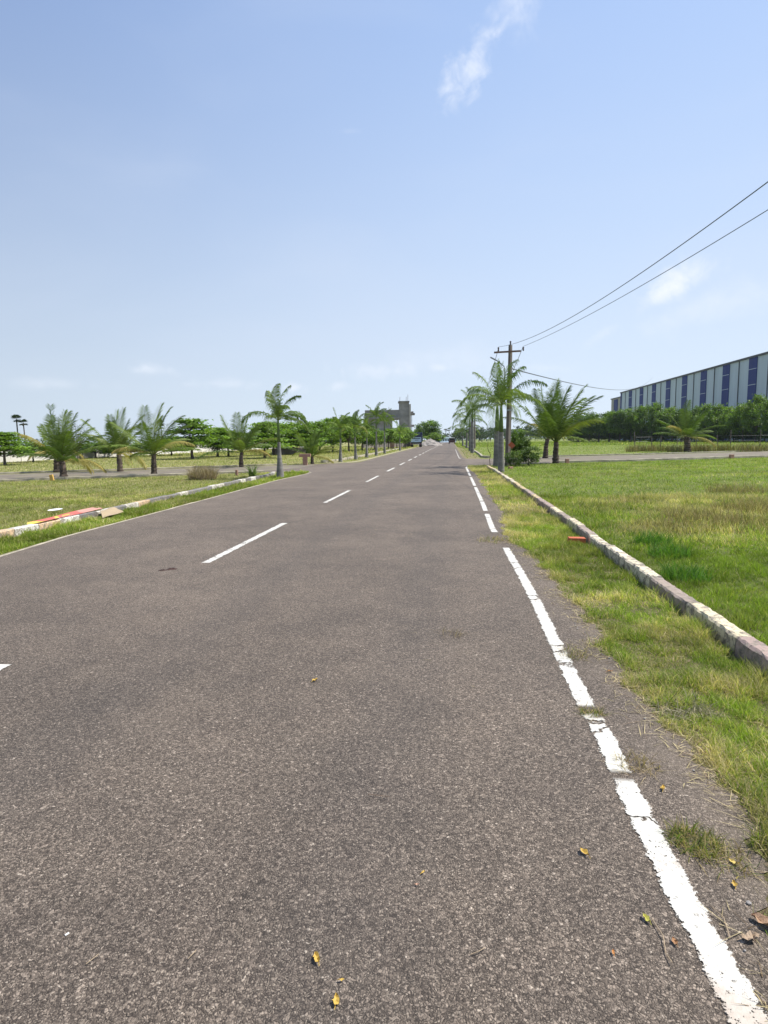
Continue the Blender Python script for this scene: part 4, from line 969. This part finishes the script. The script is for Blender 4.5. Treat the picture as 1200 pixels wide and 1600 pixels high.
def wire(A, B, sag, r, label, group='overhead wires', n=60):
    b = MB(); A = Vector(A); B = Vector(B)
    b.tube([A.lerp(B, t/n)-A-Vector((0, 0, 4*sag*(t/n)*(1-t/n))) for t in range(n+1)], r, 5, cap=False)
    o = b.build('overhead_wire', M['wire'], smooth=None); o.location = A; return tag(o, label, 'wire', group)
wire((2.52, 33.63, 6.33), (6, -8, 6.55), 1.4, .009, 'upper of the two wires running from the crossarm to the right photo edge')
wire((3.80, 33.66, 6.32), (8, -4, 6.5), .62, .009, 'lower of the two wires running from the crossarm to the right photo edge')
wire((2.52, 33.63, 6.30), (2.9, 95, 5.9), 1.7, .014, 'wire leaving the left crossarm end towards the far road end')
wire((3.80, 33.66, 6.30), (4.3, 95, 5.9), 1.7, .014, 'wire leaving the right crossarm end towards the far road end')
e_ = V(1012, 214); wire((3.2, 33.8, 5.2), (e_.x, e_.y, HT(e_, 590)), 2.4, .028, 'dark cable sagging from the pole towards the warehouse roof')
# far poles that carry on the line
for (y_, lab) in ((95, 'distant utility pole hidden among the far right palms'),):
    root = empty('utility_pole', (3.6, y_, 0)); tag(root, lab, 'utility pole')
    b = MB(); b.tube([(0, 0, -.1), (0, 0, 5.95)], [.14, .10], 4); b.build('shaft', M['pole'], root)
    b = MB(); b.box(-.8, .8, -.16, -.10, 5.78, 5.88); b.build('crossarm', M['rust'], root)

# ------------------------------------------------------------------ warehouse
WX = 67.8; root = empty('warehouse', (WX, 95, 0)); tag(root, 'long grey metal warehouse with vertical blue stripes at the right', 'warehouse')
H_ = 19.3; Ls = 162.0; Wd = 60.0
b = MB(); b.box(0, Wd, 0, Ls, 0, H_-.3); b.build('wall', M['clad'], root)
b = MB()
ids = [b.vert(p) for p in ((-.5, -.5, H_-.25), (Wd/2, -.5, H_+3.2), (Wd+.5, -.5, H_-.25), (-.5, Ls+.4, H_-.25), (Wd/2, Ls+.4, H_+3.2), (Wd+.5, Ls+.4, H_-.25))]
b.face(ids[0], ids[1], ids[4], ids[3]); b.face(ids[1], ids[2], ids[5], ids[4]); b.face(ids[0], ids[2], ids[1]); b.face(ids[3], ids[4], ids[5]); b.face(ids[0], ids[3], ids[5], ids[2])
b.build('roof', M['trim'], root)
b = MB(); b.box(-.32, -.02, -.4, Ls+.3, H_-.62, H_-.27); b.build('gutter', M['trim'], root)
ystr = [53.4+13.6*k-95+0.0 for k in range(0, 14)]
ystr = [148.4-95+13.6*k for k in range(-3, 8)]
for yy in ystr:
    if 0 < yy < Ls-2:
        s_ = None; b = MB(); b.box(-.12, -.004, yy-1.9, yy+1.9, .1, H_-.65); s_ = b.build('stripe_panel', M['cladblue'], root)
        
        for z_ in (12.6, 16.1): b = MB(); b.box(-.15, -.125, yy-1.8, yy+1.8, z_, z_+.13); b.build('sheet_lap', M['clad'], s_)
    y2 = yy+6.8
    if 0 < y2 < Ls-1:
        b = MB(); b.box(-.14, -.004, y2-.12, y2+.12, .1, H_-.65); b.build('downpipe', M['trim'], root)
b = MB(); b.box(-.16, -.004, Ls-1.4, Ls+.05, .1, H_-.62); b.build('corner_panel', M['cladblue'], root)
an = empty('warehouse_annex', (WX+.5, 257.5, 0)); tag(an, 'lower grey annex beyond the far end of the warehouse', 'building')
b = MB(); b.box(0, 40, 0, 16, 0, 17.2); b.build('wall', M['concrete_pale'], an)
b = MB(); b.box(-.15, -.02, 5.6, 11.5, .1, 16.8); b.build('stripe_panel', M['cladblue'], an)
b = MB(); b.box(-.3, 40.2, -.0, 16.3, 17.203, 17.6); b.build('roof', M['trim'], an)

# ------------------------------------------------------------------ concrete building on the left
D0 = 150.0; c0_ = V(573, D0); c1_ = V(644, D0)
base = Vector((c0_.x, c0_.y, 0)); wv_ = (c1_-c0_); wlen = wv_.length; ang = math.atan2(wv_.y, wv_.x)
bd = empty('concrete_building', base, ang); tag(bd, 'unfinished grey concrete building with a stair tower above the left trees', 'building')
def xw(px): return (px-573)/(644-573)*wlen
def zt(y): return HT(c0_.lerp(c1_, .5), y)
ztop = zt(640.5); zb = zt(652); dp = 10.5
b = MB(); b.box(0, xw(626), 0, .25, zb, ztop); b.box(0, .25, .26, dp, zb, ztop); b.box(.26, xw(626), dp-.25, dp, zb, ztop); b.build('parapet', M['concrete'], bd)
b = MB(); b.box(-.15, xw(626), -.6, dp, zb-.38, zb-.003); b.build('floor_slab', M['concrete'], bd)
zf = zt(672)
b = MB(); b.box(0.1, xw(613.5), .1, .35, zf, zb-.383); b.build('wall', M['concrete'], bd)
b = MB(); b.box(0.1, xw(642), .1, .35, 0, zf-.303); b.build('lower_wall', M['block'], bd)
b = MB(); b.box(-.15, xw(642), -.4, dp, zf-.3, zf-.003); b.build('lower_slab', M['concrete'], bd)
for x in (590, 605, 613.8):
    b = MB(); b.box(xw(x)-.2, xw(x)+.2, -.02, .4, zf, zb-.383); b.build('column', M['concrete'], bd)
b = MB(); b.box(0.1, .35, .36, dp-.1, zf, zb-.383); b.build('side_wall', M['concrete'], bd)
# tower
tt = zt(629)
b = MB(); b.box(xw(626)+.003, xw(641), -.05, 4.5, zf, tt); b.build('stair_tower', M['concrete'], bd)
b = MB(); b.box(xw(626)-.2, xw(641.6), -.3, 4.8, tt+.003, tt+.33); b.build('tower_slab', M['concrete'], bd)
b = MB(); b.box(xw(641)+.003, xw(643.6), -.2, 4.6, 0, zt(632)); b.build('plastered_column', M['concrete_pale'], bd)
b = MB(); b.box(xw(641)+.003, xw(643.2), 4.7, 5.2, 0, zt(640)); b.build('column', M['concrete'], bd)
b = MB(); b.box(xw(643.6)+.003, xw(650), 1.0, 4.4, zt(648.5), zt(645.5)); b.build('projecting_slab', M['concrete'], bd)
b = MB(); b.box(xw(644.8), xw(648), 1.2, 4.2, zt(645.5)+.003, zt(643)); b.build('projecting_block', M['concrete'], bd)
b = MB(); b.box(xw(643.6)+.003, xw(649.2), .8, 4.4, zt(667), zt(664)); b.build('projecting_slab', M['concrete'], bd)
b = MB(); b.box(xw(645.6), xw(646.4), 4.0, 4.4, 0, zt(648.6)); b.build('column', M['concrete'], bd)
for x in (626.8, 639, 636.5):
    b = MB(); b.tube([(xw(x), 0, tt+.3), (xw(x)+.05, 0, tt+1.3+.5*(x > 638))], .045, 5); b.build('rebar', M['rust'], bd)
for x in (582, 610):
    b = MB(); b.tube([(xw(x), .1, ztop-.05), (xw(x), .1, ztop+.7)], .04, 5); b.build('rebar', M['rust'], bd)

# low walls
def wall(name, A, B, h_, t_, m_, label, capm=None, piers=0):
    A = Vector(A); B = Vector(B); d = B-A; root = empty(name, (A.x, A.y, 0), math.atan2(d.y, d.x)); tag(root, label, 'wall'); Lw = d.length
    b = MB(); b.box(0, Lw, -t_/2, t_/2, 0, h_); b.build('wall_panel', m_, root)
    for i in range(piers+1 if piers else 0):
        x = Lw*i/piers; b = MB(); b.box(x-.2, x+.2, -t_/2-.06, t_/2+.06, 0, h_+.12); b.build('pier', m_, root)
    return root
wall('compound_wall', (-43, 22, 0), (-37.5, 135, 0), 1.45, .2, M['whitewall'], 'long whitewashed compound wall behind the trees at far left', piers=24)
a_, c_ = G(426, 711), G(482, 709); wall('low_brick_wall', a_, c_, HT(a_, 700.5), .25, M['block'], 'low brown wall under the trees left of the brick post')
for i, x in enumerate((442, 452, 475)):
    q = V(x, 100); b = MB(); b.box(-.25, .25, -.25, .25, 0, HT(q, 689)); b.box(-.32, .32, -.32, .32, HT(q, 689)+.003, HT(q, 689)+.2); o = b.build('white_pillar', M['whitewall']); o.location = q
    tag(o, ('white pillar left of the first kerb palm trunk', 'white pillar right of the first kerb palm trunk', 'white pillar above the brick post')[i], 'pillar')
q = V(571, 118); q2 = V(640, 126); wall('compound_wall', q, q2, 1.9, .2, M['block'], 'grey brown compound wall in front of the concrete building', piers=6)
q = V(614, 112); b = MB(); b.box(-.35, .35, -.25, .25, 0, 1.5); b.box(-.45, .45, -.32, .32, 1.503, 1.7); o = b.build('brick_pillar', M['brickdull']); o.location = q; tag(o, 'orange brick pillar before the concrete building', 'pillar')

# ------------------------------------------------------------------ truck (seen from behind)
tk = empty('tipper_truck', V(651, 124), R(2)); tag(tk, 'dark blue tipper truck parked at the left roadside, seen from behind', 'truck')
b = MB(); b.box(-1.25, 1.25, 0, 4.2, 1.05, 2.5); o_ = b.build('tipper_body', M['navy'], tk, bevel=.03)
b = MB()
for x in (-1.0, -.5, 0, .5, 1.0): b.box(x-.04, x+.04, -.05, -.003, 1.1, 2.45)
b.build('body_rib', M['navy'], o_)
b = MB(); b.box(-1.0, 1.05, -.10, -.055, 1.0, 1.95); pn = b.build('tail_panel', M['palepanel'], tk, bevel=.01)
b = MB(); b.box(-.85, .9, -.115, -.103, 1.62, 1.78); b.box(-.2, .5, -.115, -.103, 1.35, 1.45); b.build('panel_band', M['navy'], pn)
b = MB(); b.box(-1.1, 1.1, 4.35, 6.0, .7, 2.75); cb = b.build('cab', M['navy'], tk, bevel=.08)
b = MB(); b.box(-1.25, 1.25, 4.0, 5.0, 2.75, 3.0); b.box(-1.25, 1.25, .1, .5, 2.5, 2.8); b.build('headboard', M['navy'], tk, bevel=.03)
b = MB(); b.box(-.45, .45, .15, 6.0, .62, 1.0); b.build('chassis', M['black'], tk)
b = MB(); b.box(-1.15, 1.15, -.12, .0, .55, .72); b.build('bumper', M['chrome'], tk, bevel=.01)
for x in (-.95, .95):
    b = MB(); b.box(x-.12, x+.12, -.16, -.125, .58, .7); b.build('tail_light', M['redpaint'], tk)
for (y_, dbl) in ((1.0, 1), (2.2, 1), (5.2, 0)):
    for s_ in (-1, 1):
        b = MB(); w0 = .55 if dbl else .28; x0 = s_*1.15; x1 = s_*(1.15-w0)
        b.tube([(x0, y_, .5), (x0-s_*.03, y_, .5), (x1+s_*.03, y_, .5), (x1, y_, .5)], [.42, .5, .5, .42], 20)
        wh = b.build('wheel', M['black'], tk)
        b = MB(); b.tube([(x0+s_*.01, y_, .5), (x0+s_*.03, y_, .5)], [.26, .2], 14); b.build('rim', M['chrome'], wh)
# gravel heap
q = V(673, 150); b = MB(); n = 26; rings = 9
rows = []
for j in range(rings):
    t = j/(rings-1); rows.append([b.vert((math.cos(2*math.pi*k/n)*3.1*t*rnd.uniform(.9, 1.1), math.sin(2*math.pi*k/n)*2.4*t*rnd.uniform(.9, 1.1), max(0, 1.75*(1-t)**.9+rnd.uniform(-.08, .08))-.02*t)) for k in range(n)])
for j in range(rings-1):
    for k in range(n): b.face(rows[j][k], rows[j+1][k], rows[j+1][(k+1) % n], rows[j][(k+1) % n])
o = b.build('gravel_heap', M['sand'], smooth=None); o.location = q; tag(o, 'grey gravel heap at the roadside right of the truck', 'gravel heap')

# ------------------------------------------------------------------ small vehicle at the road end
vh = empty('jeep', V(706.5, 188), R(1)); tag(vh, 'small dark open vehicle with pale canopy at the far end of the road', 'vehicle')
b = MB(); b.box(-.95, .95, 0, 3.2, .45, 1.15); b.build('body', M['darkred'], vh, bevel=.06)
b = MB(); b.box(-.85, .85, .15, 2.4, 1.75, 1.95); b.build('canopy', M['canvas'], vh, bevel=.06)
for x in (-.8, .8):
    for y_ in (.2, 2.3):
        b = MB(); b.tube([(x, y_, 1.1), (x, y_, 1.78)], .04, 6); b.build('canopy_post', M['black'], vh)
b = MB(); b.box(-.75, .75, 2.42, 2.48, 1.15, 1.74); b.build('windscreen', M['glass'], vh)
b = MB(); b.box(-.7, .7, .9, 1.2, 1.15, 1.5); b.build('seat', M['black'], vh, bevel=.04)
for y_ in (.55, 2.65):
    for s_ in (-1, 1):
        b = MB(); b.tube([(s_*.98, y_, .36), (s_*.76, y_, .36)], .36, 16); b.build('wheel', M['black'], vh)
# pale blue shed at the end
q = V(688, 290); q2 = V(713, 300); d = q2-q; sh = empty('long_shed', q, math.atan2(d.y, d.x)); tag(sh, 'long low pale blue shed across the end of the road', 'shed')
Lw = d.length; b = MB(); b.box(0, Lw, 0, 5, 0, 1.9); b.build('wall', M['palepanel'], sh)
b = MB(); b.box(-.4, Lw+.4, -.5, 5.4, 1.903, 2.4); b.build('roof', M['palepanel'], sh)
for i in range(7):
    x = Lw*(i+.5)/7; b = MB(); b.box(x-.35, x+.35, -.04, -.003, .6, 1.5); b.build('window', M['glass'], sh)

# ------------------------------------------------------------------ post and wire fence at right
fr = empty('post_fence', G(992, 705)); tag(fr, 'thin post and wire fence round the plot before the warehouse trees', 'fence')
o0 = G(992, 705); fp = [G(992, 705), G(1018, 704.5), G(1032, 704.5), G(1058, 704.5), G(1088, 704), G(1121, 704), G(1141, 704), G(1187, 703.5), G(1215, 703)]
tops = []
for i, q in enumerate(fp):
    b = MB(); l = q-o0; hh = 1.5 if i not in (0, 6, 7) else 1.95
    b.tube([(l.x, l.y, -.05), (l.x+rnd.uniform(-.12, .12), l.y, hh)], .04, 6); b.build('post', M['pole'], fr); tops.append((l, hh))
b = MB()
for z_ in (.45, .95, 1.4): b.tube([(l.x, l.y, z_) for l, hh in tops], .006, 4, cap=False)
b.build('fence_wire', M['wire'], fr)
for i in range(16):
    x = 985+i*14; q = G(x+rnd.uniform(-4, 4), 705.5+rnd.uniform(-1, 1))
    tuft('dry_grass_clump', q, 160, .8, .03, .7, [(.30, .24, .12), (.22, .18, .08), (.15, .17, .05)], 'dry grass clump at the foot of the post fence', 'grass clump', .5, group='dry clumps along the post fence', mat_=M['dry'])

# ------------------------------------------------------------------ air
b = MB(); b.box(-1410, 1410, -70, 1810, -1, 26)
def hazem(gg):
    v = gg.n('ShaderNodeVolumePrincipled', {'Color': (.80, .88, .98, 1), 'Density': HAZE, 'Anisotropy': .3})
    gg.nt.links.new(v.outputs[0], gg.n('ShaderNodeOutputMaterial').inputs['Volume'])
HAZE = .00013
tag(b.build('haze', mat('haze_air', hazem)), 'thin pale haze over the fields', 'haze', kind='stuff')
